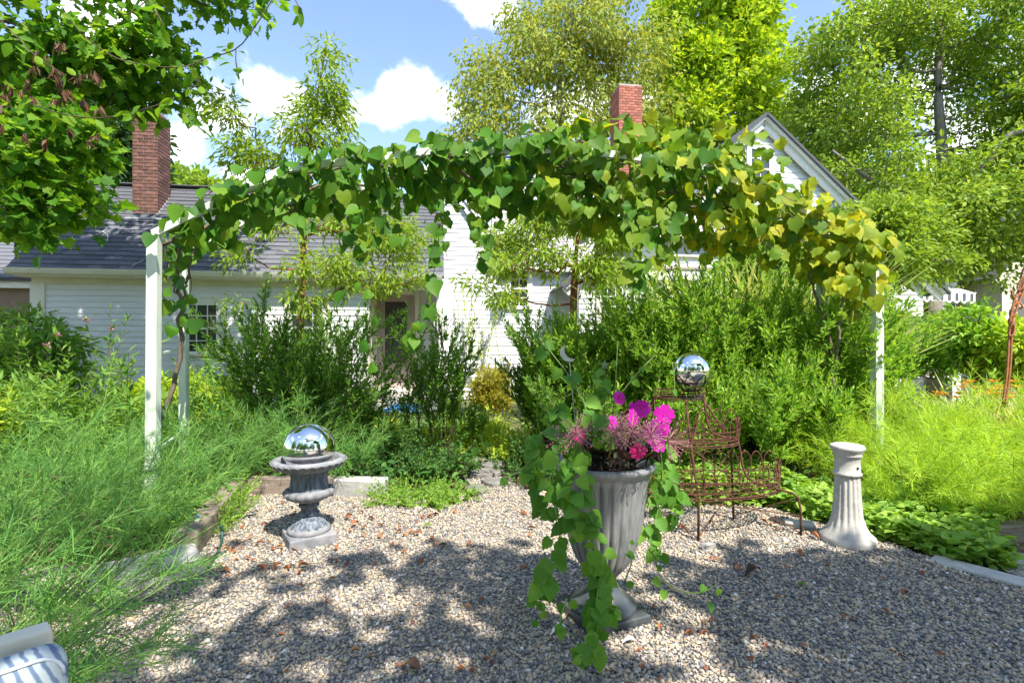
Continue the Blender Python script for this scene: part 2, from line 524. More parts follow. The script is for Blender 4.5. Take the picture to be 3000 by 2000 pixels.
# gravel: pebbles (colour by pebble) and the bed below
m, N, L, b = newmat('pebble')
g = N.new('ShaderNodeNewGeometry'); cr = N.new('ShaderNodeValToRGB'); cr.color_ramp.interpolation = 'CONSTANT'
pc = [(.13, .13, .135), (.44, .36, .265), (.22, .215, .21), (.53, .43, .31), (.31, .28, .24), (.47, .37, .25), (.17, .17, .18), (.55, .46, .35), (.36, .33, .29), (.74, .71, .66)]
pp = [0, .1, .2, .32, .45, .56, .68, .78, .86, .965]
els = cr.color_ramp.elements
while len(els) < len(pc): els.new(.5)
for i, (c, p) in enumerate(zip(pc, pp)): els[i].position = p; els[i].color = (*c, 1)
L.new(g.outputs['Random Per Island'], cr.inputs[0]); L.new(cr.outputs[0], b.inputs['Base Color'])
b.inputs['Roughness'].default_value = .75; b.inputs['Specular IOR Level'].default_value = .35
M['pebble'] = m

m, N, L, b = newmat('gravel_bed')
t = N.new('ShaderNodeTexCoord'); vo = N.new('ShaderNodeTexVoronoi'); vo.inputs['Scale'].default_value = 75
L.new(t.outputs['Object'], vo.inputs['Vector'])
sp = N.new('ShaderNodeSeparateColor'); L.new(vo.outputs['Color'], sp.inputs[0])
cr = N.new('ShaderNodeValToRGB'); els = cr.color_ramp.elements
els[0].color = (.13, .13, .13, 1); els[1].color = (.52, .46, .38, 1); e = els.new(.5); e.color = (.32, .29, .25, 1)
L.new(sp.outputs[0], cr.inputs[0]); L.new(cr.outputs[0], b.inputs['Base Color']); b.inputs['Roughness'].default_value = .85
bp = N.new('ShaderNodeBump'); bp.inputs['Strength'].default_value = .8; bp.inputs['Distance'].default_value = .012; bp.invert = True
L.new(vo.outputs['Distance'], bp.inputs['Height']); L.new(bp.outputs[0], b.inputs['Normal'])
M['gravel'] = m
M['ground'] = mat_noise('garden_ground', (.055, .06, .022), (.13, .15, .045), 1.3, .95, .6, 30, c3=(.20, .17, .09))
M['mulch'] = mat_noise('mulch', (.06, .04, .028), (.15, .10, .065), 25, .95, .8, 60, c3=(.26, .19, .12))
# ------------------------------------------------------------------ ground, gravel, beds, path
def sheet(name, poly, z, mat):
    me = bpy.data.meshes.new(name)
    me.from_pydata([(x, y, z) for x, y in poly], [], [tuple(range(len(poly)))])
    me.materials.append(mat)
    o = bpy.data.objects.new(name, me); COL.objects.link(o)
    o['kind'] = 'structure'
    return o


sheet('ground', [(-900, -900), (900, -900), (900, 900), (-900, 900)], -0.03, M['ground'])
GRAVEL = [(-6, -5), (6, -5), (6, 1.6), (3.1, 2.35), (2.95, 2.85), (2.62, 3.25), (2.55, 3.55), (2.45, 3.9), (2.15, 4.2), (1.3, 4.5), (.5, 4.6), (.12, 4.75), (-.02, 5.2), (-.5, 5.2),
          (-.32, 4.65), (-1.2, 4.5), (-2.38, 4.58), (-2.04, 3.35), (-2.25, 3.1), (-6, 3.0)]
sheet('gravel', GRAVEL, 0.0, M['gravel'])
sheet('gravel_path', [(3.15, 2.4), (6.5, 1.9), (7, 3.0), (4.2, 3.35), (2.85, 3.3)], -0.004, M['gravel'])
BED = [(-9, 3.0), (-2.27, 3.1), (-2.06, 3.35), (-2.4, 4.6), (-.36, 4.67), (-.52, 5.2), (-.1, 5.25), (.1, 4.77), (2.2, 4.22), (2.55, 3.6), (2.8, 3.35), (7, 3.2), (9, 4.5), (9, 9.4), (-9, 9.0)]
sheet('planting_bed', BED, -0.012, M['mulch'])
sheet('lawn_strip', [(-1.9, 6.3), (.1, 6.2), (.4, 9.3), (-2.6, 9.2)], -0.006, M['ground'])


def inside(poly, x, y):
    c = np.zeros(len(x), bool)
    n = len(poly)
    for i in range(n):
        x1, y1 = poly[i]; x2, y2 = poly[(i + 1) % n]
        cond = (y1 > y) != (y2 > y)
        xi = (x2 - x1) * (y - y1) / (y2 - y1 + 1e-12) + x1
        c ^= cond & (x < xi)
    return c


# loose pebbles: one heap nobody could count
n = 150000
y = 1.75 + rng.random(n) ** 1.15 * 3.4
x = (rng.random(n) * 2 - 1) * (1.08 * y + .25)
ok = inside(GRAVEL, x, y)
x, y = x[ok], y[ok]
n = len(x)
octv = np.array([(1, 0, 0), (-1, 0, 0), (0, 1, 0), (0, -1, 0), (0, 0, 1), (0, 0, -1)], float)
octf = np.array([(0, 2, 4), (2, 1, 4), (1, 3, 4), (3, 0, 4), (2, 0, 5), (1, 2, 5), (3, 1, 5), (0, 3, 5)])
s = rng.lognormal(math.log(.0078), .28, n)
V = octv[None] * (1 + rng.normal(0, .22, (n, 6, 1))) * s[:, None, None] * np.stack([rng.uniform(.9, 1.5, n), rng.uniform(.7, 1.1, n), rng.uniform(.5, .9, n)], -1)[:, None, :]
a = rng.uniform(0, 6.28, n); tl = rng.normal(0, .45, n)
ca, sa = np.cos(a)[:, None], np.sin(a)[:, None]
ct, st = np.cos(tl)[:, None], np.sin(tl)[:, None]
vx, vy, vz = V[..., 0], V[..., 1], V[..., 2]
vx, vz = vx * ct - vz * st, vx * st + vz * ct
V = np.stack([vx * ca - vy * sa + x[:, None], vx * sa + vy * ca + y[:, None], vz + (s * .35 + rng.random(n) * .004)[:, None]], -1)
F = octf[None] + (np.arange(n) * 6)[:, None, None]
o = bpy.data.objects.new('pebbles', raw_mesh('pebbles', V.reshape(-1, 3), F.reshape(-1, 3), M['pebble'], True))
COL.objects.link(o)
tag(o, 'loose grey, tan and white pea gravel covering the terrace', 'gravel', kind='stuff')

# timber edging, slab, stones
def timber(label, a, b, w, h, z0, mat='timber', cat='timber', name='edging_timber'):
    a = Vector((*a, 0)); b = Vector((*b, 0)); d = b - a
    me = bevel_box_mesh(name, (d.length, w, h), .012, M[mat], 2, .004, int(a.x * 100))
    o = place(name, me, None, ((a + b) / 2) + Vector((0, 0, z0 + h / 2)), (0, R(random.uniform(-.6, .6)), math.atan2(d.y, d.x)))
    return tag(o, label, cat)


timber('weathered grey timber running beside the garden hose', (-2.06, 3.22), (-2.42, 4.52), .15, .19, -.03)
timber('brown sleeper edging behind the small urn', (-2.36, 4.62), (-1.62, 4.66), .14, .17, -.03)
timber('pale concrete edging block behind the mirrored globe urn', (-1.60, 4.66), (-1.12, 4.62), .15, .16, -.03, 'slab', 'edging')
timber('low split timber at the edge of the sunlit bluestar bed', (3.05, 3.5), (4.4, 3.72), .12, .13, -.03)
timber('thin pale stone edging strip beside the shaded gravel', (2.62, 3.2), (3.05, 2.62), .14, .07, -.05, 'conc', 'edging')
timber('end piece of pale stone edging lying beside the shaded gravel', (3.06, 2.60), (3.25, 2.2), .13, .06, -.05, 'conc', 'edging')
o = place('stone_slab', bevel_box_mesh('stone_slab', (.52, .34, .09), .015, M['slab'], 2, .006, 4), None, (-2.12, 2.98, .03), (R(2), R(-1), R(38)))
tag(o, 'flat grey stone slab lying under the feathery fronds', 'stone')
for (px, py, sx, sy, lab) in ((2340, 1542, .20, .10, 'flat tan stone by the rusty stand foot'), (2590, 1566, .13, .06, 'small dark stone half under ivy by the column'), (2075, 1608, .09, .05, 'small rounded tan stone among gravel near the rusty stand')):
    p = PG(px, py)
    o = place('stone', bevel_box_mesh('stone', (sx, sy, .05), .018, M['slab'], 2, .008, px), None, (p.x, p.y, .02), (0, 0, R(random.uniform(-20, 20))))
    tag(o, lab, 'stone')
# slate path leading between the plants
path = thing('stone_path', 'narrow path of dark slate flags between the low plants', 'path', (-.2, 5, 0))
flags = [(1395, 1440, .20, .12), (1450, 1418, .26, .13), (1420, 1392, .34, .16), (1440, 1366, .30, .17), (1395, 1350, .26, .16), (1410, 1330, .32, .2), (1370, 1315, .3, .2), (1385, 1300, .34, .22), (1350, 1288, .4, .24)]
for i, (px, py, w, d) in enumerate(flags):
    p = PG(px, py)
    rr = random.Random(i)
    k = 7
    pts = [(math.cos(j * 6.283 / k) * w * rr.uniform(.42, .62), math.sin(j * 6.283 / k) * d * rr.uniform(.8, 1.1)) for j in range(k)]
    bm = bmesh.new()
    f = bm.faces.new([bm.verts.new((q[0], q[1], 0)) for q in pts])
    ex = bmesh.ops.extrude_face_region(bm, geom=[f])
    bmesh.ops.translate(bm, vec=(0, 0, .045), verts=[v for v in ex['geom'] if isinstance(v, bmesh.types.BMVert)])
    bmesh.ops.recalc_face_normals(bm, faces=bm.faces)
    bmesh.ops.bevel(bm, geom=list(bm.edges), offset=.006, segments=1, affect='EDGES')
    me = bpy.data.meshes.new('flagstone'); bm.to_mesh(me); bm.free(); me.materials.append(M['slate'])
    o = place('flagstone', me, None, (0, 0, 0)); o.parent = path; o.matrix_parent_inverse = Matrix.Translation(-Vector(path.location))
    o.location = (p.x, p.y, -.012 + rr.uniform(0, .02)); o.rotation_euler = (0, 0, rr.uniform(-.3, .3))

# ------------------------------------------------------------------ the house (own frame: u right, v back, z up)
TH = R(8.0)
HO = Vector((-8.76, 9.35, 0))
house = thing('farmhouse', 'long white clapboard farmhouse with grey roofs and brick chimneys', 'house', HO)
house.rotation_euler = (0, 0, TH)
house['free'] = 1
cT, sT = math.cos(TH), math.sin(TH)


def hu(px, py, v):
    k = (px - 1500) / FPX
    u = (k * (HO.y + cT * v) - HO.x + sT * v) / (cT - sT * k)
    Y = HO.y + sT * u + cT * v
    return u, EYE - (py - HY) / FPX * Y


def hbox(name, mat, u0, u1, v0, v1, z0, z1, parent=None):
    mb = MB(); mb.box(((u0 + u1) / 2, (v0 + v1) / 2, (z0 + z1) / 2), (abs(u1 - u0), abs(v1 - v0), abs(z1 - z0)))
    return mb.build(name, M[mat], parent or house)


def prism(name, mat, prof, v0, v1, parent=None):
    """(u,z) outline pushed from v0 to v1"""
    n = len(prof)
    V = [(u, v0, z) for u, z in prof] + [(u, v1, z) for u, z in prof]
    F = [tuple(range(n)), tuple(range(2 * n - 1, n - 1, -1))] + [(i, i + n, (i + 1) % n + n, (i + 1) % n) for i in range(n)]
    me = bpy.data.meshes.new(name); me.from_pydata(V, [], F); me.materials.append(M[mat])
    bm = bmesh.new(); bm.from_mesh(me); bmesh.ops.recalc_face_normals(bm, faces=bm.faces); bm.to_mesh(me); bm.free()
    o = bpy.data.objects.new(name, me)
    return link(o, parent or house)


EXPO = .109
bmesh_board = raw_mesh('clapboard', [(0, -.004, 0), (1, -.004, 0), (1, -.022, 0), (0, -.022, 0), (0, 0, EXPO + .012), (1, 0, EXPO + .012), (1, -.006, EXPO + .012), (0, -.006, EXPO + .012)],
                       [(3, 2, 1, 0), (4, 5, 6, 7), (0, 1, 5, 4), (1, 2, 6, 5), (2, 3, 7, 6), (3, 0, 4, 7)], M['siding'])


def boards(parent, lim, z0, z1, v, ex=EXPO, skip=None):
    """one clapboard per course; lim(z) gives the u range"""
    z = z0; i = 0
    while z < z1 - .02:
        a, b = lim(z + ex * .5)
        runs = [(a, b)]
        if skip: runs = skip(z, a, b)
        for a, b in runs:
            if b - a > .06:
                o = place('clapboard', bmesh_board, None, (a, v + random.uniform(-.0015, .0015), z), (0, 0, 0), (b - a, 1, ex / EXPO))
                o.parent = parent
        z += ex; i += 1


def window(name_label, u0, u1, z0, z1, v, cols=3, rows=4, casing=.1, trim='trim', blind=False, parent=None):
    """casing proud of the boards; panes and bars as pieces"""
    mb = MB()
    c = casing
    mb.box(((u0 + u1) / 2, v - .03, z1 + c / 2), (u1 - u0 + 2 * c, .05, c))
    mb.box(((u0 + u1) / 2, v - .02, z1 + c + .015), (u1 - u0 + 2 * c + .06, .09, .03))
    mb.box((u0 - c / 2, v - .03, (z0 + z1) / 2), (c, .05, z1 - z0))
    mb.box((u1 + c / 2, v - .03, (z0 + z1) / 2), (c, .05, z1 - z0))
    mb.box(((u0 + u1) / 2, v - .04, z0 - .025), (u1 - u0 + 2 * c + .04, .1, .05))
    w = mb.build('window', M[trim], parent or house)
    if name_label: w['label'] = name_label
    if blind:
        mb = MB(); mb.box(((u0 + u1) / 2, v - .026, (z0 + z1) / 2), (u1 - u0, .012, z1 - z0)); mb.build('blind', M['shade'], w)
        return w
    pw = (u1 - u0) / cols; ph = (z1 - z0) / rows
    pane = MB().box((0, 0, 0), (pw - .004, .006, ph - .004)).mesh('pane', M['glass'])
    for i in range(cols):
        for j in range(rows):
            o = place('pane', pane, None, (u0 + pw * (i + .5), v - .026, z0 + ph * (j + .5)), (R(random.uniform(-.5, .5)), 0, R(random.uniform(-.5, .5)))); o.parent = w
    mb = MB()
    for i in range(1, cols): mb.box((u0 + pw * i, v - .034, (z0 + z1) / 2), (.018, .012, z1 - z0))
    for j in range(1, rows):
        hgt = .018 if j * 2 != rows else .045
        mb.box(((u0 + u1) / 2, v - .036, z0 + ph * j), (u1 - u0, .016, hgt))
    e = .035
    mb.box((u0 + e / 2, v - .037, (z0 + z1) / 2), (e, .02, z1 - z0)); mb.box((u1 - e / 2, v - .037, (z0 + z1) / 2), (e, .02, z1 - z0))
    mb.box(((u0 + u1) / 2, v - .038, z1 - e / 2), (u1 - u0, .022, e)); mb.box(((u0 + u1) / 2, v - .038, z0 + e / 2), (u1 - u0, .022, e))
    mb.build('sash', M['white'], w)
    return w


def tab_roof(part_parent, name, mat, a, b, c, d, rows, tabw, solo=0, seed=1, under='shingle'):
    """roof face a-b (eave, left to right) up to d-c (ridge); rows of shingle tabs, the lowest `solo` tabs as pieces"""
    a, b, c, d = map(np.array, (a, b, c, d))
    nv = nrm(np.cross(b - a, d - a))
    rr = random.Random(seed)
    mb = MB(); mb.add(np.array([a, b, c, d]) - nv * .02, np.array([(0, 1, 2, 3)]))
    mb.add(np.array([a, b, c, d]) - nv * .07, np.array([(3, 2, 1, 0)]))
    q = np.array([a, b, c, d])
    for i in range(4):
        j = (i + 1) % 4
        mb.add(np.array([q[i] - nv * .07, q[j] - nv * .07, q[j] - nv * .02, q[i] - nv * .02]), np.array([(0, 1, 2, 3)]))
    deck = mb.build(name, M[under], part_parent)
    rest = MB(); cnt = 0
    L = np.linalg.norm(b - a); S = np.linalg.norm((d - a)); eu = (b - a) / L
    rh = 1.0 / rows
    for r in range(rows):
        t0, t1 = r * rh, min((r + 1.35) * rh, 1.0)
        l0, r0 = a + (d - a) * t0, b + (c - b) * t0
        l1, r1 = a + (d - a) * t1, b + (c - b) * t1
        W = np.linalg.norm(r0 - l0)
        x = -rr.uniform(0, tabw)
        while x < W:
            w = tabw * rr.uniform(.8, 1.2)
            x0, x1 = max(x, 0), min(x + w - .004, W)
            if x1 - x0 > .03:
                f0, f1 = x0 / W, x1 / W
                h = .006 + rr.uniform(0, .007); jit = rr.uniform(-.006, .006)
                up = nrm(l1 - l0) * jit
                p = [l0 + (r0 - l0) * f0 + up, l0 + (r0 - l0) * f1 + up, l1 + (r1 - l1) * f1, l1 + (r1 - l1) * f0]
                top = [p[0] + nv * (h + .004), p[1] + nv * (h + .004), p[2] - nv * .006, p[3] - nv * .006]
                bot = [p[0] - nv * .012, p[1] - nv * .012, p[2] - nv * .018, p[3] - nv * .018]
                V = np.array(top + bot)
                Fq = np.array([(0, 1, 2, 3), (4, 5, 1, 0), (5, 6, 2, 1), (7, 4, 0, 3)])
                if cnt < solo:
                    o = bpy.data.objects.new('shingle', raw_mesh('shingle', V, Fq, M[mat])); COL.objects.link(o); o.parent = deck
                    cnt += 1
                else:
                    rest.add(V, Fq)
            x += w
    if rest.n:
        o = rest.build('shingle_rows', M[mat], None); o.parent = deck; o['kind'] = 'stuff'
    return deck


def chimney(u0, u1, v0, v1, z0, z1, mat, seed, ch=.075, label=None):
    """mortar core, bricks as pieces on the front and the two sides in view, back face joined"""
    core = hbox('chimney', 'mortar', u0 + .012, u1 - .012, v0 + .012, v1 - .012, z0, z1 - .01)
    if label: core['label'] = label
    rr = random.Random(seed)
    rest = MB(); BL = .205
    n = int((z1 - z0) / ch)
    shared = {}
    cap = z1
    for r in range(n):
        zc = z0 + (r + .5) * ch
        for face in range(4):
            L = (u1 - u0) if face % 2 == 0 else (v1 - v0)
            x = -BL * (.5 if (r + face) % 2 else 0.0)
            while x < L - .01:
                x0, x1 = max(x, 0), min(x + BL - .01, L)
                if x1 - x0 > .03:
                    w = round(x1 - x0, 3)
                    mid = (x0 + x1) / 2
                    pr = rr.uniform(0, .005)
                    if face == 0: loc, rz = (u0 + mid, v0 + .03 - pr, zc), 0
                    elif face == 1: loc, rz = (u1 - .03 + pr, v0 + mid, zc), R(90)
                    elif face == 2: loc, rz = (u0 + mid, v1 - .03 + pr, zc), 0
                    else: loc, rz = (u0 + .03 - pr, v0 + mid, zc), R(90)
                    vis = face in ((0, 1) if seed == 1 else (0, 3))
                    if vis:
                        if w not in shared: shared[w] = bevel_box_mesh('brick', (w, .06, ch - .01), .004, M[mat], 1)
                        o = place('brick', shared[w], None, loc, (0, 0, rz + rr.uniform(-.01, .01))); o.parent = core
                    else:
                        rest.box(loc, (w, .06, ch - .01), rz)
                x += BL
    o = rest.build('brickwork', M[mat], None); o.parent = core; o['kind'] = 'stuff'
    return core


# --- left wing
prism('wing_wall', 'siding', [(0, 0), (5.94, 0), (5.94, 2.56), (0, 2.56)], .002, .12)
wall = hbox('front_wall', 'siding', .02, 5.93, .004, .05, .05, 2.5)
hbox('foundation', 'mortar', 0, 5.94, -.005, .1, -.05, .16)
boards(wall, lambda z: (.22, 5.94), .16, 2.44, 0)
prism('end_wall', 'siding', [(0.03, 0), (.1, 0), (.1, 2.6), (.03, 2.6)], .1, 3.4)
hbox('corner_board', 'trim', -.02, .22, -.035, .1, .1, 2.47)
hbox('frieze_board', 'trim', .0, 5.94, -.03, .0, 2.44, 2.56)
hbox('soffit', 'trim', -.12, 7.4, -.28, .0, 2.545, 2.565)
mb = MB()
gp = [(-.30, 2.56), (-.36, 2.59), (-.385, 2.64), (-.40, 2.68), (-.375, 2.68), (-.36, 2.66), (-.28, 2.66), (-.28, 2.56)]
V = [(-.2, v, z) for v, z in gp] + [(7.42, v, z) for v, z in gp]
k = len(gp)
mb.add(V, np.array([(i, (i + 1) % k, (i + 1) % k + k, i + k) for i in range(k)]))
mb.add([V[i] for i in range(k)], np.array([(0, 1, 2, 3), (0, 3, 4, 5), (0, 5, 6, 7)]))
mb.build('gutter', M['trim'], house)
tab_roof(house, 'roof', 'shingle', (-.18, -.36, 2.665), (7.45, -.36, 2.665), (7.45, 1.75, 4.80), (-.18, 1.75, 4.80), 21, .30, solo=300)
tab_roof(house, 'rear_roof', 'shingle', (7.45, 3.9, 2.62), (-.18, 3.9, 2.62), (-.18, 1.75, 4.80), (7.45, 1.75, 4.80), 12, .6, seed=3)
mb = MB()
mb.add([(.02, .0, 2.5), (.02, 3.5, 2.5), (.02, 1.75, 4.7)], np.array([(0, 1, 2)]))
mb.add([(.08, .0, 2.5), (.08, 3.5, 2.5), (.08, 1.75, 4.7)], np.array([(2, 1, 0)]))
mb.build('gable_panel', M['siding'], house)
mb = MB()
for i in range(24):
    u = -.15 + i * .32
    mb.bar((u, 1.75, 4.815), (u + .33, 1.75, 4.815 + random.uniform(0, .006)), .22, .02)
mb.build('ridge_cap', M['shingle'], house)
u0, _ = hu(390, 630, 1.0); u1, _ = hu(464, 630, 1.0)
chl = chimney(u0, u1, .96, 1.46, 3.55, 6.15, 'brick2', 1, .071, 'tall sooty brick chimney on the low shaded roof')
hbox('flashing', 'lead', u0 - .22, u1 + .16, .80, .96, 3.86, 3.89).rotation_euler = (0, 0, 0)
mb = MB()
for i in range(7):
    t = i / 7
    mb.box((u1 + .012, .97 + t * .5, 3.93 + t * .5), (.02, .085, .17))
mb.build('step_flashing', M['lead'], house)
hbox('chimney_cap', 'mortar', u0 + .05, u1 - .05, 1.0, 1.42, 6.14, 6.19)
# windows of the wing
a, zt = hu(546, 888, 0); b_, zb = hu(642, 1034, 0)
window('small-paned sash window beside the shaded arbor post', a, b_, zb, zt, 0)
a, zt = hu(852, 885, 0); b_, zb = hu(950, 1034, 0)
window('sash window behind the cinnamon trunk', a, b_, zb, zt, 0)
# brown annex at the far left
hbox('annex_wall', 'brownwall', -4.2, -.03, 1.0, 1.2, 0, 2.55)
hbox('annex_fascia', 'trim', -4.2, -.02, .86, .98, 2.44, 2.62)
tab_roof(house, 'annex_roof', 'shingle', (-4.2, .78, 2.63), (-.2, .78, 2.63), (-.2, 3.2, 3.75), (-4.2, 3.2, 3.75), 9, .35, seed=5)

# --- recessed porch with the door
PV = 1.05
hbox('porch_floor', 'slab', 5.94, 7.5, -.1, PV, .0, .30)
pw = hbox('porch_wall', 'siding', 5.9, 7.6, PV + .02, PV + .1, .3, 2.6)
du0, dzt = hu(1105, 862, PV); du1, _ = hu(1215, 862, PV)
dz0 = .36
boards(pw, lambda z: (5.9, 7.55), .3, 2.55, PV + .01, skip=lambda z, a, b: [(a, du0 - .11), (du1 + .11, b)] if z < dzt + .08 else [(a, b)])
hbox('porch_return_wall', 'trim', 5.90, 5.98, .0, PV, .2, 2.55)
hbox('porch_end_wall', 'siding', 7.42, 7.5, .06, 2.0, .2, 2.6)
post = hbox('porch_post', 'white', 7.33, 7.46, -.06, .06, .2, 2.56)
post.rotation_euler = (0, R(-.8), 0)
hbox('porch_fascia', 'white', 5.94, 7.46, -.05, .0, 2.42, 2.56)
hbox('porch_ceiling', 'trim', 5.94, 7.42, .0, PV, 2.52, 2.55)
mb = MB()
mb.box((du0 - .055, PV - .03, (dz0 + dzt) / 2), (.10, .08, dzt - dz0)); mb.box((du1 + .055, PV - .03, (dz0 + dzt) / 2), (.10, .08, dzt - dz0))
mb.box(((du0 + du1) / 2, PV - .032, dzt + .055), (du1 - du0 + .21, .084, .11)); mb.box(((du0 + du1) / 2, PV - .08, dz0 - .03), (du1 - du0 + .2, .22, .06))
dr = mb.build('door', M['trim'], house)
dr['label'] = 'mauve screen door in a cream frame'
w = du1 - du0
mb = MB()
mb.box((du0 + .085, PV - .03, (dz0 + dzt) / 2), (.17, .045, dzt - dz0)); mb.box((du1 - .085, PV - .03, (dz0 + dzt) / 2), (.17, .045, dzt - dz0))
mb.box(((du0 + du1) / 2, PV - .03, dzt - .08), (w - .34, .044, .16)); mb.box(((du0 + du1) / 2, PV - .03, dz0 + .28), (w - .34, .04, .56))
mb.build('door_leaf', M['door'], None).parent = dr
mb = MB(); mb.box(((du0 + du1) / 2, PV - .02, (dz0 + .56 + dzt - .16) / 2), (w - .34, .012, dzt - dz0 - .72)); mb.build('screen', M['screen'], None).parent = dr
mb = MB()
for zz in (dz0 + .72 * (dzt - dz0) * .75,): mb.box(((du0 + du1) / 2, PV - .034, zz), (w - .34, .02, .03))
mb.build('screen_rail', M['door'], None).parent = dr
mb = MB()
for zz in (.14, .28, .42): mb.box(((du0 + du1) / 2, PV - .052, dz0 + zz), (w - .36, .006, .012))
mb.build('panel_moulding', M['door'], None).parent = dr
hbox('hinge', 'brass', du0 - .03, du0 + .0, PV - .1, PV - .055, dzt - .36, dzt - .25).parent = dr

# --- main block
MV = 1.95
e1u, e1z = hu(1395, 660, MV); e2u, e2z = hu(1466, 760, MV)
sl_ = (e1z - e2z) / (e2u - e1u)
pk_u = e1u - .95; pk_z = e1z + .95 * sl_
lf_u = pk_u - (pk_z - 3.0) / sl_
RU = hu(1910, 800, MV)[0]
mw = prism('main_wall', 'siding', [(6.6, 0), (RU, 0), (RU, e2z), (e2u, e2z), (pk_u, pk_z), (max(lf_u, 6.6), 3.0), (6.6, 3.0)], MV + .004, MV + .2)


def mlim(z):
    if z < e2z: return 6.6, RU
    t = (pk_z - z) / sl_
    return max(pk_u - t, 6.6), pk_u + t


boards(mw, mlim, .2, pk_z - .1, MV)
mb = MB()
mb.bar((pk_u, MV - .06, pk_z + .06), (e2u + .12, MV - .06, e2z - .12 * sl_ + .06), .1, .15)
mb.bar((pk_u, MV - .06, pk_z + .06), (6.5, MV - .06, pk_z + .06 - (pk_u - 6.5) * sl_), .1, .15)
mb.build('rake_board', M['white'], house)
gr = MB()
for sgn, uu in ((1, e2u + .15), (-1, 6.4)):
    zz = pk_z - abs(uu - pk_u) * sl_ + .16
    gr.add([(pk_u, MV - .14, pk_z + .16), (uu, MV - .14, zz), (uu, MV + 3.0, zz), (pk_u, MV + 3.0, pk_z + .16)], np.array([(0, 1, 2, 3)]))
    gr.add([(pk_u, MV - .14, pk_z + .12), (uu, MV - .14, zz - .04), (uu, MV + 3.0, zz - .04), (pk_u, MV + 3.0, pk_z + .12)], np.array([(3, 2, 1, 0)]))
gr.build('gable_roof', M['shingle2'], house)
ez = hu(1480, 776, MV - .15)[1]
tab_roof(house, 'main_roof', 'shingle2', (e2u, MV - .25, ez), (RU + 1.0, MV - .25, ez), (RU + 1.0, MV + 3.1, 6.7), (e2u - 2.2, MV + 3.1, 6.7), 24, .5, seed=7, under='shingle2')
tab_roof(house, 'main_rear_roof', 'shingle2', (RU + 1.0, MV + 6.4, ez), (e2u - 2.2, MV + 6.4, ez), (e2u - 2.2, MV + 3.1, 6.7), (RU + 1.0, MV + 3.1, 6.7), 8, 1.2, seed=8, under='shingle2')
hbox('eave_fascia', 'white', e2u, RU, MV - .24, MV - .2, ez - .14, ez - .02)
for (x0, x1, y0, y1, lab) in ((1492, 1548, 790, 900, 'window under the eave behind the hanging flower'), (1682, 1724, 850, 960, 'narrow window behind the second paperbark tree'), (1790, 1850, 850, 960, 'window beside the porch wing')):
    a, zt = hu(x0, y0, MV); b_, zb = hu(x1, y1, MV)
    window(lab, a, b_, zb, zt, MV, 2, 4, .09, 'trim')
# gable dormer on the main roof
DV = MV + .35
d0, dzb = hu(1725, 715, DV); d1, _ = hu(1915, 715, DV); dm = (d0 + d1) / 2; dzt2 = hu(1820, 560, DV)[1]; dze = hu(1820, 672, DV)[1]
dw = prism('dormer_wall', 'siding', [(d0, dzb - .3), (d1, dzb - .3), (d1, dze), (dm, dzt2), (d0, dze)], DV, DV + 1.6)
ds = (dzt2 - dze) / (d1 - dm)
boards(dw, lambda z: (d0, d1) if z < dze else (dm - (dzt2 - z) / ds, dm + (dzt2 - z) / ds), dzb - .3, dzt2 - .05, DV)
mb = MB()
mb.bar((dm, DV - .06, dzt2 + .05), (d1 + .22, DV - .06, dze - .22 * ds + .05), .1, .13); mb.bar((dm, DV - .06, dzt2 + .05), (d0 - .22, DV - .06, dze - .22 * ds + .05), .1, .13)
mb.build('dormer_rake', M['white'], house)
mb = MB()
mb.bar((dm, DV + .75, dzt2 + .15), (d1 + .24, DV + .75, dze - .24 * ds + .15), 1.75, .05); mb.bar((dm, DV + .75, dzt2 + .15), (d0 - .24, DV + .75, dze - .24 * ds + .15), 1.75, .05)
mb.build('dormer_roof', M['shingle2'], house)
window('dormer window behind the vine', dm - .3, dm + .3, dzb + .05, dze + .25, DV, 2, 4, .08, 'white')
# chimney on the ridge
cu0, _ = hu(1806, 300, 5.0); cu1, cz1 = hu(1873, 259, 5.0)
chimney(cu0, cu1, 4.75, 5.55, 6.3, cz1, 'brick', 2, .085, 'clean red brick chimney rising above the vine')
hbox('chimney_crown', 'mortar', cu0 + .06, cu1 - .06, 4.82, 5.48, cz1 - .01, cz1 + .03)

# --- porch wing on the right (two steps) and the right-hand gable
BV, UV = -.3, .15
b0, bz = hu(1700, 815, BV); b1, bz1 = hu(2112, 790, BV)
pwall = hbox('porch_wing_wall', 'siding', b0, b1 - .1, BV + .12, BV + .3, .1, bz)
boards(pwall, lambda z: (b0, b1 - .1), .1, bz, BV + .11)
hbox('porch_wing_fascia', 'white', b0 - .1, b1, BV - .05, BV + .1, bz, bz1)
for (x0, x1) in ((1755, 1825), (1880, 1965), (2010, 2080)):
    a, zt = hu(x0, 838, BV + .1); b_, zb = hu(x1, 960, BV + .1)
    window(None, a, b_, zb, zt, BV + .1, 3, 4, .07, 'trim')
u0_, uz0 = hu(1880, 786, UV); u1_, uz1 = hu(2118, 705, UV)
mb = MB(); mb.add([(b0 - .1, BV - .07, bz1), (b1 + .02, BV - .07, bz1), (b1 + .02, UV, bz1 + .12), (b0 - .1, UV, bz1 + .12), (b0 - .1, BV - .07, bz1 - .03), (b1 + .02, BV - .07, bz1 - .03), (b1 + .02, UV, bz1 + .05), (b0 - .1, UV, bz1 + .05)],
                  np.array([(0, 1, 2, 3), (7, 6, 5, 4), (4, 5, 1, 0), (5, 6, 2, 1), (7, 4, 0, 3)]))
mb.build('porch_wing_roof', M['timber'], house)
ubox = hbox('upper_box', 'siding', u0_, u1_, UV + .004, UV + 1.4, bz1, uz1)
boards(ubox, lambda z: (u0_, u1_ - .0), bz1 + .1, uz1 - .02, UV)
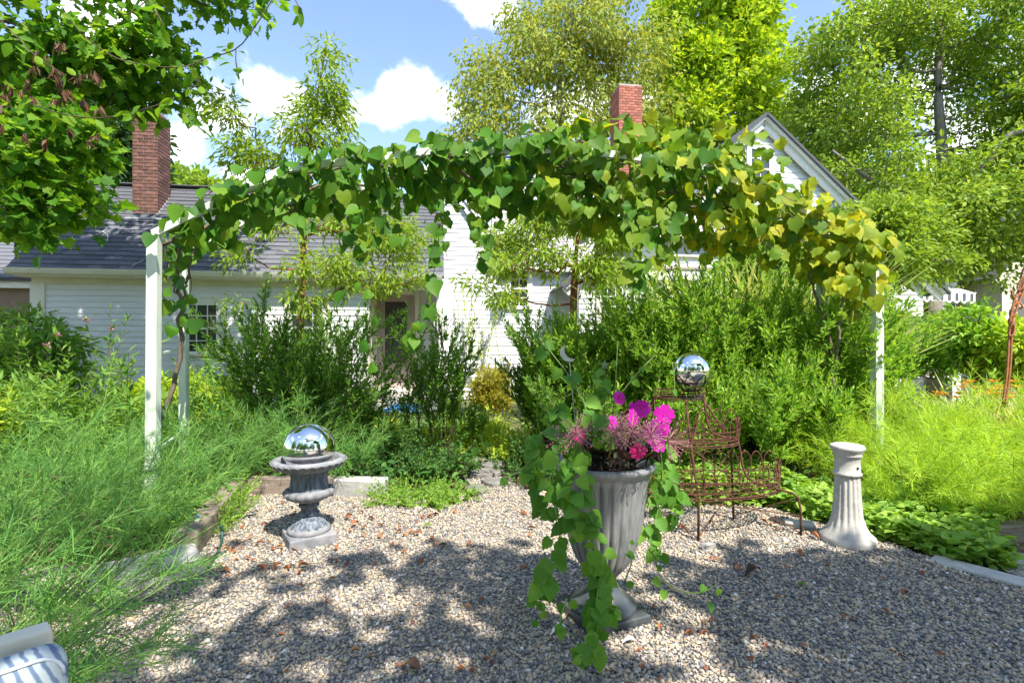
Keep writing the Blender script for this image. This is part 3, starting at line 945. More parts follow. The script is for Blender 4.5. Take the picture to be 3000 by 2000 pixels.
hbox('upper_corner_board', 'white', u1_ - .3, u1_ - .12, UV - .035, UV + .0, bz1 + .08, uz1)
a, zt = hu(1975, 707, UV); b_, zb = hu(2075, 748, UV)
window('shuttered blue-grey window under the small eave', a, b_, zb, zt, UV, blind=True, trim='white')
hbox('upper_fascia', 'white', u0_ - .3, u1_ + .32, UV - .3, UV - .26, uz1 - .02, uz1 + .1)
hbox('upper_soffit', 'white', u0_ - .3, u1_ + .3, UV - .27, UV + .05, uz1 - .015, uz1 + .02)
tab_roof(house, 'upper_roof', 'shingle2', (u0_ - .34, UV - .34, uz1 + .1), (u1_ + .36, UV - .34, uz1 + .1), (u1_ - .3, UV + 1.1, uz1 + 1.15), (u0_ + .1, UV + 1.1, uz1 + 1.15), 9, .4, seed=9, under='shingle2')
mb = MB(); mb.tube(curve([(u1_ + .2, UV - .28, uz1), (u1_ + .12, UV - .2, uz1 - .12), (u1_ + .03, UV - .06, uz1 - .2), (u1_ + .02, UV - .06, bz1 + .2)], 10), .035, 8)
mb.build('downspout', M['white'], house, True)

GV = .95
gu, gz = hu(2228, 352, GV); ru, rz_ = hu(2482, 602, GV)
gs = (gz - rz_) / (ru - gu)
ge = 2.7; gw = (gz - ge) / gs
gwall = prism('right_gable_wall', 'siding', [(gu - gw + .3, 0), (gu + gw - .3, 0), (gu + gw - .3, ge + .25), (gu, gz - .2), (gu - gw + .3, ge + .25)], GV + .004, GV + 7)
boards(gwall, lambda z: (max(gu - gw + .3, gu - (gz - .12 - z) / gs), min(gu + gw - .3, gu + (gz - .12 - z) / gs)), .2, gz - .3, GV, .14)
mb = MB()
for sgn in (1, -1):
    mb.bar((gu, GV - .12, gz - .1), (gu + sgn * (gw + .1), GV - .12, ge - .1 - .1 * gs), .08, .22)
    mb.bar((gu, GV - .2, gz + .0), (gu + sgn * (gw + .12), GV - .2, ge - .12 * gs), .1, .08)
mb.build('right_rake', M['white'], house)
mb = MB()
for sgn in (1, -1):
    mb.bar((gu - sgn * .02, GV + 3.3, gz + .07), (gu + sgn * (gw + .2), GV + 3.3, ge + .07 - .2 * gs), 7.2, .06)
mb.build('right_roof', M['shingle'], house)
for (x0, x1, y0, y1) in ((2196, 2256, 432, 560), (2118, 2176, 610, 690), (2300, 2362, 640, 740)):
    a, zt = hu(x0, y0, GV); b_, zb = hu(x1, y1, GV)
    window(None, a, b_, zb, zt, GV, 2, 4, .08, 'white')
# debris on the low roof
for (px, py, pts) in ((300, 700, [(270, 697), (290, 688), (312, 675)]), (310, 700, [(302, 683), (315, 695), (313, 712)]), (405, 778, [(385, 784), (402, 775), (420, 766)])):
    mb = MB(); q = []
    for (x, yy) in pts:
        # point on the roof slope
        for v in np.linspace(-.36, 1.75, 60):
            u, z = hu(x, yy, v)
            if z <= 2.665 + (v + .36) * (4.80 - 2.665) / 2.11 + .02: break
        q.append(HO + Vector((cT * u - sT * v, sT * u + cT * v, z + .03)))
    mb.tube(curve(q, 8), .008, 4)
    o = mb.build('fallen_twig', M['slab'], None)
    tag(o, 'bleached fallen twig lying on the low shaded roof', 'twig', 'twigs lying on the roof')
# ------------------------------------------------------------------ arbor
ZP = 2.24
AP = [Vector((-2.92, 4.17, 0)), Vector((-3.19, 4.98, 0)), Vector((3.49, 4.90, 0)), Vector((3.37, 5.57, 0))]
arbor = thing('garden_arbor', 'long pale painted arched arbor carrying a leafy vine', 'arbor', (0, 4.8, 0))
rise = [(0, 0), (.16, .57), (.36, .78), (.55, .83), (.72, .74), (.86, .42), (1, 0)]


def arch_pt(side, t):
    """side 0 = near frame, 1 = far frame; height follows the arch"""
    a, b = (AP[0], AP[2]) if side == 0 else (AP[1], AP[3])
    ts = [q[0] for q in rise]; hs = [q[1] for q in rise]
    return a + (b - a) * t + Vector((0, 0, ZP + float(np.interp(t, ts, hs))))


pm = MB()
for i, p in enumerate(AP):
    w = .082 if i != 1 else .07
    me = bevel_box_mesh('post', (w, w, ZP + .1), .006, M['post'], 2)
    place('post', me, arbor, (p.x, p.y, (ZP - .1) / 2), (0, R((.25, -.3, .1, .2)[i]), R(6)))
    place('rust_joint', bevel_box_mesh('rust_joint', (w + .006, w + .006, .035), .004, M['rustpaint'], 1), arbor, (p.x, p.y, ZP - .03), (0, 0, R(6)))
for side in (0, 1):
    for k in range(len(rise) - 1):
        mb = MB(); mb.bar(arch_pt(side, rise[k][0]), arch_pt(side, rise[k + 1][0]), .045, .06)
        mb.build('arch_rail', M['post'], arbor)
for t in (0.0, .09, .18, .3, .42, .55, .66, .77, .88, 1.0):
    mb = MB(); mb.bar(arch_pt(0, t), arch_pt(1, t), .03, .03); mb.build('cross_bar', M['post'], arbor)
for (a, b) in ((0, 1), (2, 3)):
    for z in (.45, 1.25):
        mb = MB(); mb.bar(AP[a] + Vector((0, 0, z)), AP[b] + Vector((0, 0, z + .06)), .018, .018); mb.build('side_slat', M['post'], arbor)
mb = MB(); 
for q in range(3): mb.tube([AP[0] + Vector((.055 * math.cos(t), .055 * math.sin(t), .33 + .008 * q + .02 * math.sin(t))) for t in np.linspace(0, 6.28, 14)], .004, 4)
mb.build('wire_tie', M['iron'], arbor)

# ------------------------------------------------------------------ small urn with the mirrored globe
UC = Vector((-1.385, 3.50, 0))
urn = thing('garden_urn', 'weathered blue-grey fluted urn holding a mirrored globe', 'urn', UC)


def put(name, V, F, mat, parent, smooth=True, off=(0, 0, 0)):
    o = MB().add(np.asarray(V) + np.array(off), F).build(name, M[mat], parent, smooth)
    return o


base_me = bevel_box_mesh('plinth', (.30, .30, .075), .014, M['urnlight'], 3)
place('plinth', base_me, urn, UC + Vector((0, 0, .036)), (0, 0, R(33)))
V, F = lathe([(.135, .073), (.142, .085), (.135, .10), (.115, .115)], 48); put('foot_ring', V, F, 'urnlight', urn, True, UC)
V, F = lathe([(.125, .10), (.10, .135), (.068, .165), (.055, .185)], 96, lambda th, i, r, z: r * (1 + .045 * np.abs(np.cos(8 * th)))); put('foot', V, F, 'urn', urn, True, UC)
V, F = lathe([(.055, .183), (.068, .19), (.07, .20), (.058, .208), (.052, .22), (.056, .235), (.066, .245), (.068, .258), (.056, .268), (.07, .276), (.06, .285)], 40); put('stem', V, F, 'urn', urn, True, UC)


def gad(th, i, r, z):
    return r * (1 + .06 * np.abs(np.cos(8 * th)) - .03)


V, F = lathe([(.055, .278), (.10, .288), (.148, .312), (.165, .338), (.158, .358), (.135, .368)], 128, gad); put('gadroon_bowl', V, F, 'urnlight', urn, True, UC)
zz = np.linspace(.355, .525, 12)
prof = [(.128 - .012 * math.sin((z - .355) / .17 * math.pi) + .045 * max(0, (z - .45) / .075) ** 2, z) for z in zz]
V, F = lathe(prof, 144, lambda th, i, r, z: r * (1 + .05 * np.abs(np.cos(12 * th)) - .02)); put('fluted_body', V, F, 'urn', urn, True, UC)
V, F = lathe([(.168, .522), (.215, .528), (.236, .545), (.240, .556), (.232, .566), (.212, .572), (.196, .566), (.188, .545), (.18, .50), (.01, .495)], 64); rim = put('rim', V, F, 'urnlight', urn, True, UC)
egg = MB()
th = np.linspace(0, 2 * math.pi, 13)[:-1]
egg.sphere((0, 0, 0), 1, 8, 6, (.007, .0165, .019))
egg.tube([(0.006, .023 * math.cos(t), .024 * math.sin(t)) for t in np.linspace(.6 + math.pi / 2 - 2.2, math.pi / 2 + 2.2 - .6 + 3.14, 14)], .0035, 4)
egm = egg.mesh('egg_ornament', M['urnlight'], True)
for k in range(28):
    a = k * 2 * math.pi / 28
    o = place('egg_ornament', egm, None, UC + Vector((.226 * math.cos(a), .226 * math.sin(a), .541)), (0, R(38), a)); o.parent = rim
o = MB().sphere((0, 0, 0), .171, 48, 32).build('gazing_globe', M['mirror'], None, True)
o.location = UC + Vector((.0, 0, .635))
tag(o, 'silver mirrored globe resting in the small fluted urn', 'globe')

# ------------------------------------------------------------------ tall fluted pot
TC = Vector((.455, 2.56, 0))
pot = thing('fluted_pot', 'tall grey fluted urn overflowing with trailing leaves and magenta flowers', 'urn', TC)
place('plinth', bevel_box_mesh('plinth', (.34, .34, .045), .012, M['potfoot'], 3), pot, TC + Vector((0, 0, .022)), (0, 0, R(24)))
V, F = lathe([(.158, .043), (.165, .055), (.160, .068), (.146, .076), (.128, .09), (.10, .115), (.076, .145), (.066, .17), (.062, .19), (.07, .20), (.066, .212)], 64); put('pedestal', V, F, 'potfoot', pot, True, TC)
zs = np.linspace(.205, .72, 26)
def pr(z):
    t = (z - .205) / .515
    return float(np.interp(t, [0, .05, .14, .28, .45, .65, .85, 1.0], [.068, .10, .135, .165, .188, .203, .215, .232]))
V, F = lathe([(pr(z), z) for z in zs], 26 * 8, lambda th, i, r, z: r * (1 - .085 * np.clip((1 - np.abs(np.cos(13 * th))) * 1.0, 0, 1) ** 2.0 * (1 if .22 < z < .69 else .2))); put('fluted_body', V, F, 'pot', pot, True, TC)
V, F = lathe([(.228, .715), (.244, .728), (.256, .745), (.258, .756), (.250, .766), (.234, .768), (.222, .76), (.214, .735), (.21, .70)], 72); put('rim', V, F, 'pot', pot, True, TC)
V, F = lathe([(.213, .715), (.12, .735), (.001, .742)], 40); put('soil', V, F, 'soil', pot, True, TC)

# ------------------------------------------------------------------ cast stone column
CC = Vector((2.29, 3.50, 0))
colm = thing('stone_column', 'short pale fluted pedestal column standing at the gravel edge', 'pedestal', CC)
V, F = lathe([(.168, 0), (.170, .03), (.164, .045), (.135, .07), (.112, .11), (.094, .17), (.086, .25), (.080, .36), (.074, .46)], 16 * 9,
             lambda th, i, r, z: r * (1 - .085 * np.abs(np.sin(8 * th)) ** 3 * np.clip((z - .055) / .1, 0, 1))); put('fluted_shaft', V, F, 'conc', colm, True, CC)
V, F = lathe([(.076, .452), (.086, .458), (.087, .47), (.078, .478), (.077, .53), (.075, .57), (.082, .582), (.09, .59), (.084, .60), (.09, .612), (.102, .63), (.106, .642), (.10, .655), (.085, .66), (.075, .65), (.01, .645)], 56); put('capital', V, F, 'conc', colm, True, CC)
place('square_socket', bevel_box_mesh('square_socket', (.014, .008, .014), .002, M['iron'], 1), colm, CC + Vector((.02, -.0785, .515)))

# ------------------------------------------------------------------ rusty tiered wire plant stand and its globe
EC = Vector((1.27, 3.90, 0))
stand = thing('wire_plant_stand', 'rusty half-round tiered wire plant stand in front of the hedge', 'plant stand', EC)


def semi(rx, ry, z, a0=0.0, a1=math.pi, n=28):
    return [EC + Vector((rx * math.cos(a), -ry * math.sin(a), z)) for a in np.linspace(a0, a1, n)]


tiers = [(.74, .40, .285, .10, .20), (.44, .27, .615, .09, .19), (.19, .15, .945, .06, .10)]
hoop = MB(); hoop.tube([(-.04, 0, 0), (-.04, 0, .10)] + [(-.04 * math.cos(t), 0, .10 + .06 * math.sin(t)) for t in np.linspace(.3, math.pi - .3, 7)] + [(.04, 0, .10), (.04, 0, 0)], .0035, 4)
hoop_me = hoop.mesh('hoop', M['rust'], True)
for (rx, ry, z, hb, hh) in tiers:
    mb = MB()
    for dz, r in ((0, .006), (hb, .004), (hb * .3, .0035), (hb * .6, .003), (-.014, .004)):
        s = semi(rx, ry, z + dz); mb.tube(s + [s[0]], r, 5)
    nw = max(5, int(rx * 22))
    for k in range(nw):
        x = -rx + (k + .5) * 2 * rx / nw
        yy = -ry * math.sqrt(max(0, 1 - (x / rx) ** 2))
        mb.tube([EC + Vector((x, yy, z)), EC + Vector((x, 0, z))], .003, 4)
    for f in (.35, .7):
        s = semi(rx * f, ry * f, z + .002); mb.tube(s, .003, 4)
    tier = mb.build('shelf', M['rust'], stand, True)
    if hh > .12:
        n = int(math.pi * (rx + ry) / 2 / .066)
        for k in range(n):
            a = (k + .5) / n * math.pi
            x, yy = rx * math.cos(a), -ry * math.sin(a)
            rot = math.atan2(ry * math.cos(a), rx * math.sin(a))
            o = place('hoop', hoop_me, None, EC + Vector((x, yy, z - .004)), (R(random.uniform(-6, 6)), R(random.uniform(-4, 4)), rot), (1, 1, hh / .16)); o.parent = tier
        nb = int(2 * rx / .09)
        for k in range(nb):
            o = place('hoop', hoop_me, None, EC + Vector((-rx + (k + .5) * 2 * rx / nb, .0, z - .004)), (0, R(random.uniform(-4, 4)), 0), (1.1, 1, hh / .16 * 1.25)); o.parent = tier
legs = [[EC + Vector((.0, -.405, 0)), EC + Vector((.005, -.40, .285)), EC + Vector((0, -.27, .61)), EC + Vector((0, -.15, .95))],
        [EC + Vector((.76, -.30, 0)), EC + Vector((.745, -.29, .26)), EC + Vector((.64, -.20, .30)), EC + Vector((.47, -.10, .36)), EC + Vector((.43, -.05, .61)), EC + Vector((.34, -.05, .64)), EC + Vector((.22, -.03, .70)), EC + Vector((.19, 0, .95))],
        [EC + Vector((-.76, -.30, 0)), EC + Vector((-.745, -.29, .26)), EC + Vector((-.64, -.20, .30)), EC + Vector((-.47, -.10, .36)), EC + Vector((-.43, -.05, .61)), EC + Vector((-.34, -.05, .64)), EC + Vector((-.22, -.03, .70)), EC + Vector((-.19, 0, .95))],
        [EC + Vector((.42, .01, 0)), EC + Vector((.40, .01, .6)), EC + Vector((.17, .01, .95))], [EC + Vector((-.42, .01, 0)), EC + Vector((-.40, .01, .6)), EC + Vector((-.17, .01, .95))]]
for q in legs:
    q = list(curve(q, 22)) if len(q) > 4 else q
    mb = MB(); mb.tube(q, .0085, 6); mb.build('leg', M['rust'], stand, True)
br = [((.0, -.40, .02), (.42, .0, .26)), ((.0, -.40, .02), (-.42, 0, .26)), ((.76, -.30, .02), (.25, 0, .27)), ((-.76, -.30, .02), (-.25, 0, .27)), ((.0, -.40, .29), (.42, -.02, .6)), ((.44, -.27, .29), (.0, -.27, .6)),
      ((.0, -.27, .62), (.18, -.02, .94)), ((.745, -.29, .26), (.42, .01, .04)), ((.0, -.4, .27), (.75, -.3, .14)), ((.0, -.4, .29), (-.42, -.02, .6)), ((.40, .0, .62), (.05, -.14, .93))]
for a, b in br:
    mb = MB(); mb.tube([EC + Vector(a), EC + Vector(b)], .004, 4); mb.build('brace', M['rust'], stand)
GZ = P(2025, 1085, 3.78)
mb = MB()
for z, r in ((1.0, .055), (1.055, .10), (.95, .085)):
    mb.tube([Vector((GZ.x, GZ.y, z)) + Vector((r * math.cos(t), r * math.sin(t), 0)) for t in np.linspace(0, 6.2832, 25)], .004, 4)
for k in range(8):
    a = k * math.pi / 4
    c_, s_ = math.cos(a), math.sin(a); a2 = a + math.pi / 8
    mb.tube(curve([Vector((GZ.x + .085 * c_, GZ.y + .085 * s_, .945)), Vector((GZ.x + .055 * c_, GZ.y + .055 * s_, 1.0)), Vector((GZ.x + .105 * c_, GZ.y + .105 * s_, 1.055)), Vector((GZ.x + .138 * math.cos(a2), GZ.y + .138 * math.sin(a2), 1.125)), Vector((GZ.x + .105 * math.cos(a + .785), GZ.y + .105 * math.sin(a + .785), 1.055))], 14), .0038, 4)
mb.build('globe_cradle', M['iron'], stand, True)
o = MB().sphere((0, 0, 0), .132, 48, 32).build('gazing_globe', M['mirror'], None, True)
o.location = GZ
tag(o, 'silver mirrored globe cradled on top of the rusty wire stand', 'globe')

# ------------------------------------------------------------------ chair corner with patterned cushion
m, N, L, b = newmat('leaf_print_fabric')
t = N.new('ShaderNodeTexCoord'); mp = N.new('ShaderNodeMapping'); L.new(t.outputs['Object'], mp.inputs[0]); mp.inputs['Rotation'].default_value = (0, R(20), 0)
wv = N.new('ShaderNodeTexWave'); wv.inputs['Scale'].default_value = 13; wv.inputs['Distortion'].default_value = 3; wv.inputs['Detail'].default_value = 2; wv.inputs['Detail Scale'].default_value = 1.2
L.new(mp.outputs[0], wv.inputs['Vector'])
vo = N.new('ShaderNodeTexVoronoi'); vo.inputs['Scale'].default_value = 5; vo.feature = 'DISTANCE_TO_EDGE'; L.new(mp.outputs[0], vo.inputs['Vector'])
c1 = N.new('ShaderNodeValToRGB'); c1.color_ramp.elements[0].color = (.10, .15, .24, 1); c1.color_ramp.elements[1].color = (.34, .40, .43, 1); c1.color_ramp.elements[0].position = .12; c1.color_ramp.elements[1].position = .5
L.new(wv.outputs[1], c1.inputs[0])
c2 = N.new('ShaderNodeValToRGB'); c2.color_ramp.elements[0].color = (.45, .5, .51, 1); c2.color_ramp.elements[1].color = (0, 0, 0, 1); c2.color_ramp.elements[0].position = .03; c2.color_ramp.elements[1].position = .05
mx = N.new('ShaderNodeMix'); mx.data_type = 'RGBA'; mx.blend_type = 'LIGHTEN'; mx.inputs[0].default_value = 1
L.new(vo.outputs[0], c2.inputs[0]); L.new(c1.outputs[0], mx.inputs[6]); L.new(c2.outputs[0], mx.inputs[7]); L.new(mx.outputs[2], b.inputs['Base Color'])
b.inputs['Roughness'].default_value = .85
M['fabric'] = m
M['chairwood'] = mat_noise('cream_chair_paint', (.62, .55, .42), (.72, .66, .53), 5, .5, .1)
CH = Vector((-1.30, 1.08, 0))
chair = thing('garden_chair', 'cream wooden garden chair with a blue leaf-print cushion', 'chair', CH)
rotc = R(49)
Rz = Matrix.Rotation(rotc, 4, 'Z')


def cput(name, me, lx, ly, lz, rx=0, ry=0, rz=0):
    p = CH + Rz @ Vector((lx, ly, lz))
    return place(name, me, chair, p, (R(rx), R(ry), rotc + R(rz)))


# local -y is the front of the chair; the back cushion leans on the back frame at +y
cm = bevel_box_mesh('back_cushion', (.56, .12, .46), .05, M['fabric'], 5)
for f in cm.polygons: f.use_smooth = True
cush = cput('back_cushion', cm, 0, .0, .365, -8)
for yy in (-.045, .045):
    mb = MB(); w_, h_, r_ = .268, .218, .05
    loop = []
    for (sx, sz, a0) in ((1, 1, 0), (-1, 1, 90), (-1, -1, 180), (1, -1, 270)):
        for a in np.linspace(a0, a0 + 90, 6):
            loop.append((sx * (w_ - r_) + r_ * math.cos(R(a)), yy * 1.15, sz * (h_ - r_) + r_ * math.sin(R(a))))
    loop.append(loop[0])
    mb.tube(loop, .005, 5)
    o = mb.build('piping', M['shade'], None, True); o.parent = cush
sm_ = bevel_box_mesh('seat_cushion', (.56, .54, .11), .05, M['fabric'], 4)
for f in sm_.polygons: f.use_smooth = True
cput('seat_cushion', sm_, 0, -.33, .27)
lgf = bevel_box_mesh('leg', (.05, .05, .28), .006, M['chairwood'], 2)
lgb = bevel_box_mesh('leg', (.05, .05, .60), .006, M['chairwood'], 2)
for lx in (-.31, .31): cput('leg', lgf, lx, -.56, .13)
for lx in (-.31, .24): cput('leg', lgb, lx, .13, .295)
cput('back_rail', bevel_box_mesh('back_rail', (.60, .06, .07), .006, M['chairwood'], 2), -.04, .13, .57)
cput('seat_rail', bevel_box_mesh('seat_rail', (.62, .03, .07), .006, M['chairwood'], 2), 0, -.57, .18)
cput('seat_deck', bevel_box_mesh('seat_deck', (.60, .68, .02), .004, M['chairwood'], 1), 0, -.22, .205)

# ------------------------------------------------------------------ small things on and by the house
def hw(u, v, z):
    return Vector((HO.x + cT * u - sT * v, HO.y + sT * u + cT * v, z))


lant = P(1298, 905, 11.9)
t = thing('wall_lantern', 'black carriage lantern on the white clapboard wall by the porch', 'lantern', lant)
mb = MB(); mb.box(lant + Vector((0, .12, -.1)), (.12, .04, .3)); mb.build('back_plate', M['iron'], t)
mb = MB(); mb.tube(curve([lant + Vector((0, .1, .05)), lant + Vector((0, .05, .3)), lant + Vector((0, -.03, .36)), lant + Vector((0, -.05, .22))], 12), .012, 6); mb.build('hook_arm', M['iron'], t, True)
V, F = lathe([(.005, .22), (.03, .2), (.05, .15), (.09, .10), (.085, .09)], 8); put('roof_cap', V, F, 'iron', t, False, lant + Vector((0, -.05, 0)))
mb = MB()
for k in range(6):
    a = k * math.pi / 3; mb.tube([lant + Vector((.075 * math.cos(a), -.05 + .075 * math.sin(a), .09)), lant + Vector((.06 * math.cos(a), -.05 + .06 * math.sin(a), -.12))], .007, 4)
mb.build('cage', M['iron'], t)
V, F = lathe([(.07, .085), (.055, -.11)], 12); put('glass', V, F, 'glass', t, True, lant + Vector((0, -.05, 0)))
V, F = lathe([(.001, -.15), (.05, -.14), (.075, -.12), (.07, -.105), (.001, -.1)], 12); put('base_cup', V, F, 'iron', t, True, lant + Vector((0, -.05, 0)))

ch = P(1278, 925, 10.2)
t = thing('wind_chime', 'metal tube wind chime hanging from the porch corner', 'wind chime', ch - Vector((0, 0, .5)))
V, F = lathe([(.001, -.012), (.09, -.012), (.09, .012), (.001, .012)], 20); put('top_disc', V, F, 'redbark', t, True, ch)
for k in range(6):
    a = k * math.pi / 3; mb = MB(); q = ch + Vector((.065 * math.cos(a), .065 * math.sin(a), -.05)); mb.tube([q, q - Vector((0, 0, .30 + .05 * k))], .012, 6); mb.build('tube', M['lead'], t, True)
mb = MB(); mb.tube([ch, Vector((ch.x, ch.y, 2.55))], .003, 4); mb.build('cord', M['iron'], t)
mb = MB(); mb.tube([ch - Vector((0, 0, .0)), ch - Vector((0, 0, .45))], .003, 4); mb.sphere(ch - Vector((0, 0, .25)), .03, 10, 6, (1, 1, .4)); mb.build('clapper', M['redbark'], t, True)

# coiled blue hose heap at the porch step
bh = P(1185, 1158, 9.9)
mb = MB()
for k in range(5):
    mb.tube([Vector((bh.x + (.42 - .05 * k) * math.cos(a) + random.uniform(-.01, .01), bh.y + (.2 - .02 * k) * math.sin(a), .05 + .028 * k)) for a in np.linspace(0, 6.28, 30)], .014, 6)
M['bluehose'] = mat_noise('blue_hose', (.03, .16, .42), (.05, .22, .5), 6, .4)
tag(mb.build('coiled_hose', M['bluehose'], None, True), 'coil of blue hose lying at the porch step', 'hose')
# green hose over the timber edge
mb = MB(); mb.tube(curve([PG(648, 1536, .12), PG(652, 1560, .06), Vector((*PG(648, 1600)[:2], .016)), Vector((*PG(630, 1640)[:2], .016)), Vector((*PG(608, 1672)[:2], .014))], 24), .0095, 6)
tag(mb.build('garden_hose', M['hose'], None, True), 'dark green hose trailing from the timber edging onto gravel', 'hose')
# plant tag
p = PG(581, 1530, .16)
t = thing('plant_tag', 'small white and blue plant label in the low greenery', 'plant tag', (p.x, p.y, 0))
mb = MB(); mb.box(p + Vector((0, 0, .03)), (.025, .003, .05), .3, Matrix.Rotation(R(20), 4, 'Y')); mb.build('card', M['white'], t)
mb = MB(); mb.box(p + Vector((.002, -.003, .045)), (.024, .002, .018), .3, Matrix.Rotation(R(20), 4, 'Y')); mb.build('blue_band', M['bluehose'], t)
mb = MB(); mb.tube([p + Vector((0, .003, .02)), Vector((p.x, p.y, -.02))], .002, 4); mb.build('stake', M['white'], t)

# moon and star stakes in the pot
M['tin'] = mat_noise('galvanised_tin', (.42, .46, .52), (.55, .58, .62), 8, .4, metal=.6)
q = P(1668, 1032, 2.5)
t = thing('moon_stake', 'tin crescent moon on a wire stuck in the tall pot', 'garden stake', (q.x, q.y, .74))
po = []
for a in np.linspace(-1.25, 1.25, 12): po.append((.045 * math.cos(a), .045 * math.sin(a)))
for a in np.linspace(1.1, -1.1, 10): po.append((.045 * math.cos(a) - .02 + (-.005), .047 * math.sin(a)))
tilt = R(215)
V = [q + Vector((math.cos(tilt) * x - math.sin(tilt) * z, dy, math.sin(tilt) * x + math.cos(tilt) * z)) for dy in (-.0015, .0015) for x, z in po]
n = len(po)
me = bpy.data.meshes.new('moon'); me.from_pydata(V, [], [tuple(range(n)), tuple(range(2 * n - 1, n - 1, -1))] + [(i, i + n, (i + 1) % n + n, (i + 1) % n) for i in range(n)]); me.materials.append(M['tin'])
link(bpy.data.objects.new('moon', me), t)
mb = MB(); mb.tube([q + Vector((-.0, 0, -.035)), Vector((q.x + .05, q.y + .02, .74))], .002, 4); mb.build('wire', M['tin'], t)
q = P(1772, 1068, 2.5)
t = thing('star_stake', 'small green metal star on a wire stuck in the tall pot', 'garden stake', (q.x, q.y, .74))
po = [((.027 if k % 2 == 0 else .011) * math.sin(k * math.pi / 5), (.027 if k % 2 == 0 else .011) * math.cos(k * math.pi / 5)) for k in range(10)]
V = [q + Vector((x, dy, z)) for dy in (-.0015, .0015) for x, z in po]; n = 10
me = bpy.data.meshes.new('star'); me.from_pydata(V, [], [tuple(range(n)), tuple(range(2 * n - 1, n - 1, -1))] + [(i, i + n, (i + 1) % n + n, (i + 1) % n) for i in range(n)])
M['patina'] = mat_noise('green_patina', (.10, .18, .10), (.18, .26, .14), 20, .6, metal=.3)
me.materials.append(M['patina']); link(bpy.data.objects.new('star', me), t)
mb = MB(); mb.tube([q, Vector((q.x + .0, q.y + .03, .74))], .002, 4); mb.build('wire', M['patina'], t)

# rusty chain sculpture on the right
t = thing('rust_sculpture', 'tall orange-rusted sculpture of bent rods and links', 'sculpture', P(2938, 1195, 4.9))
S = lambda px, py, dy=0: P(px, py, 4.9 + dy)
for pts in ([(2936, 1190), (2950, 1090), (2958, 960), (2972, 880), (2998, 820), (3035, 700)], [(2942, 1192), (2958, 1090), (2966, 960), (2980, 900), (3004, 840), (3042, 720)]):
    mb = MB(); mb.tube(curve([S(*q) for q in pts], 20), .011, 6); mb.build('rod', M['rust2'], t, True)
for (px, py, a, L_) in ((2966, 960, 12, .16), (2972, 905, 24, .15), (2985, 865, 30, .14), (2994, 828, 22, .15), (3003, 795, 10, .16), (2983, 890, -30, .10), (2964, 935, 6, .12)):
    c = S(px, py, random.uniform(-.03, .03)); mb = MB(); a = R(a)
    lp = []
    for s_ in np.linspace(0, 2 * math.pi, 17):
        x, z = .022 * math.cos(s_), (L_ / 2) * math.sin(s_)
        lp.append(c + Vector((x * math.cos(a) + z * math.sin(a), .01 * math.sin(2 * s_), -x * math.sin(a) + z * math.cos(a))))
    mb.tube(lp, .009, 5, False); mb.build('link', M['rust2'], t, True)
mb = MB(); mb.tube(curve([S(2964, 848), S(2966, 866), S(2974, 872), S(2990, 858)], 12), .01, 6); mb.build('hook', M['rust2'], t, True)

# awning over the far deck
AW = 14.0
t = thing('awning', 'white scalloped awning with thin grey stripes over the far deck', 'awning', P(2750, 1040, AW))
a0, a1 = P(2640, 850, AW), P(2858, 858, AW); b0_, b1_ = P(2560, 822, AW + 1.6), P(2790, 838, AW + 1.6)
mb = MB(); mb.add([a0, a1, b1_, b0_], np.array([(0, 1, 2, 3)])); mb.add([v - Vector((0, 0, .02)) for v in (a0, a1, b1_, b0_)], np.array([(3, 2, 1, 0)])); mb.build('canopy', M['white'], t)
M['stripe'] = mat_noise('grey_stripe', (.10, .11, .14), (.14, .15, .18), 5, .8)
ns = 10
for k in range(ns):
    p0 = a0.lerp(a1, k / ns); p1 = a0.lerp(a1, (k + 1) / ns)
    mb = MB(); d = .27
    pts = [p0, p1] + [p1.lerp(p0, f) - Vector((0, 0, d - .035 * math.cos(f * 2 * math.pi))) for f in np.linspace(0, 1, 7)]
    V = pts + [q + Vector((0, .015, 0)) for q in pts]; n = len(pts)
    me = bpy.data.meshes.new('valance'); me.from_pydata(V, [], [tuple(range(n)), tuple(range(2 * n - 1, n - 1, -1))] + [(i, i + n, (i + 1) % n + n, (i + 1) % n) for i in range(n)]); me.materials.append(M['white'])
    vo_ = link(bpy.data.objects.new('valance', me), t)
    for f in (.42, .6):
        mb = MB(); c = p0.lerp(p1, f); mb.box(c + Vector((0, -.012, -.12)), (.025, .008, .2)); o = mb.build('stripe', M['stripe'], None); o.parent = vo_
mb = MB()
for k in range(2): mb.tube([(a0, a1)[k], (b0_, b1_)[k] - Vector((0, 0, .5))], .025, 6)
mb.build('arm', M['white'], t)
mb = MB(); mb.bar(P(2560, 815, AW + 1.65), P(2800, 832, AW + 1.65), .1, .14); mb.build('roller', M['white'], t)
# deck railing
t = thing('deck_railing', 'white capped railing post with balusters on the far deck', 'railing', P(2790, 1075, 12.5))
for (px, w) in ((2792, .2), (2600, .2)):
    p = P(px, 1010, 12.5); mb = MB(); mb.box((p.x, p.y, .55), (w, .2, 1.5)); mb.box((p.x, p.y, 1.33), (w + .1, .3, .05)); mb.box((p.x, p.y, 1.38), (w + .04, .24, .05)); mb.build('post', M['white'], t)
pA, pB = P(2600, 1010, 12.5), P(2792, 1010, 12.5)
for z in (1.2, .55): mb = MB(); mb.bar((pA.x, pA.y, z), (pB.x, pB.y, z), .07, .06); mb.build('rail', M['white'], t)
bal = MB().box((0, 0, 0), (.04, .04, .6)).mesh('baluster', M['white'])
for k in range(1, 12):
    p = pA.lerp(pB, k / 12); place('baluster', bal, t, (p.x, p.y, .875))
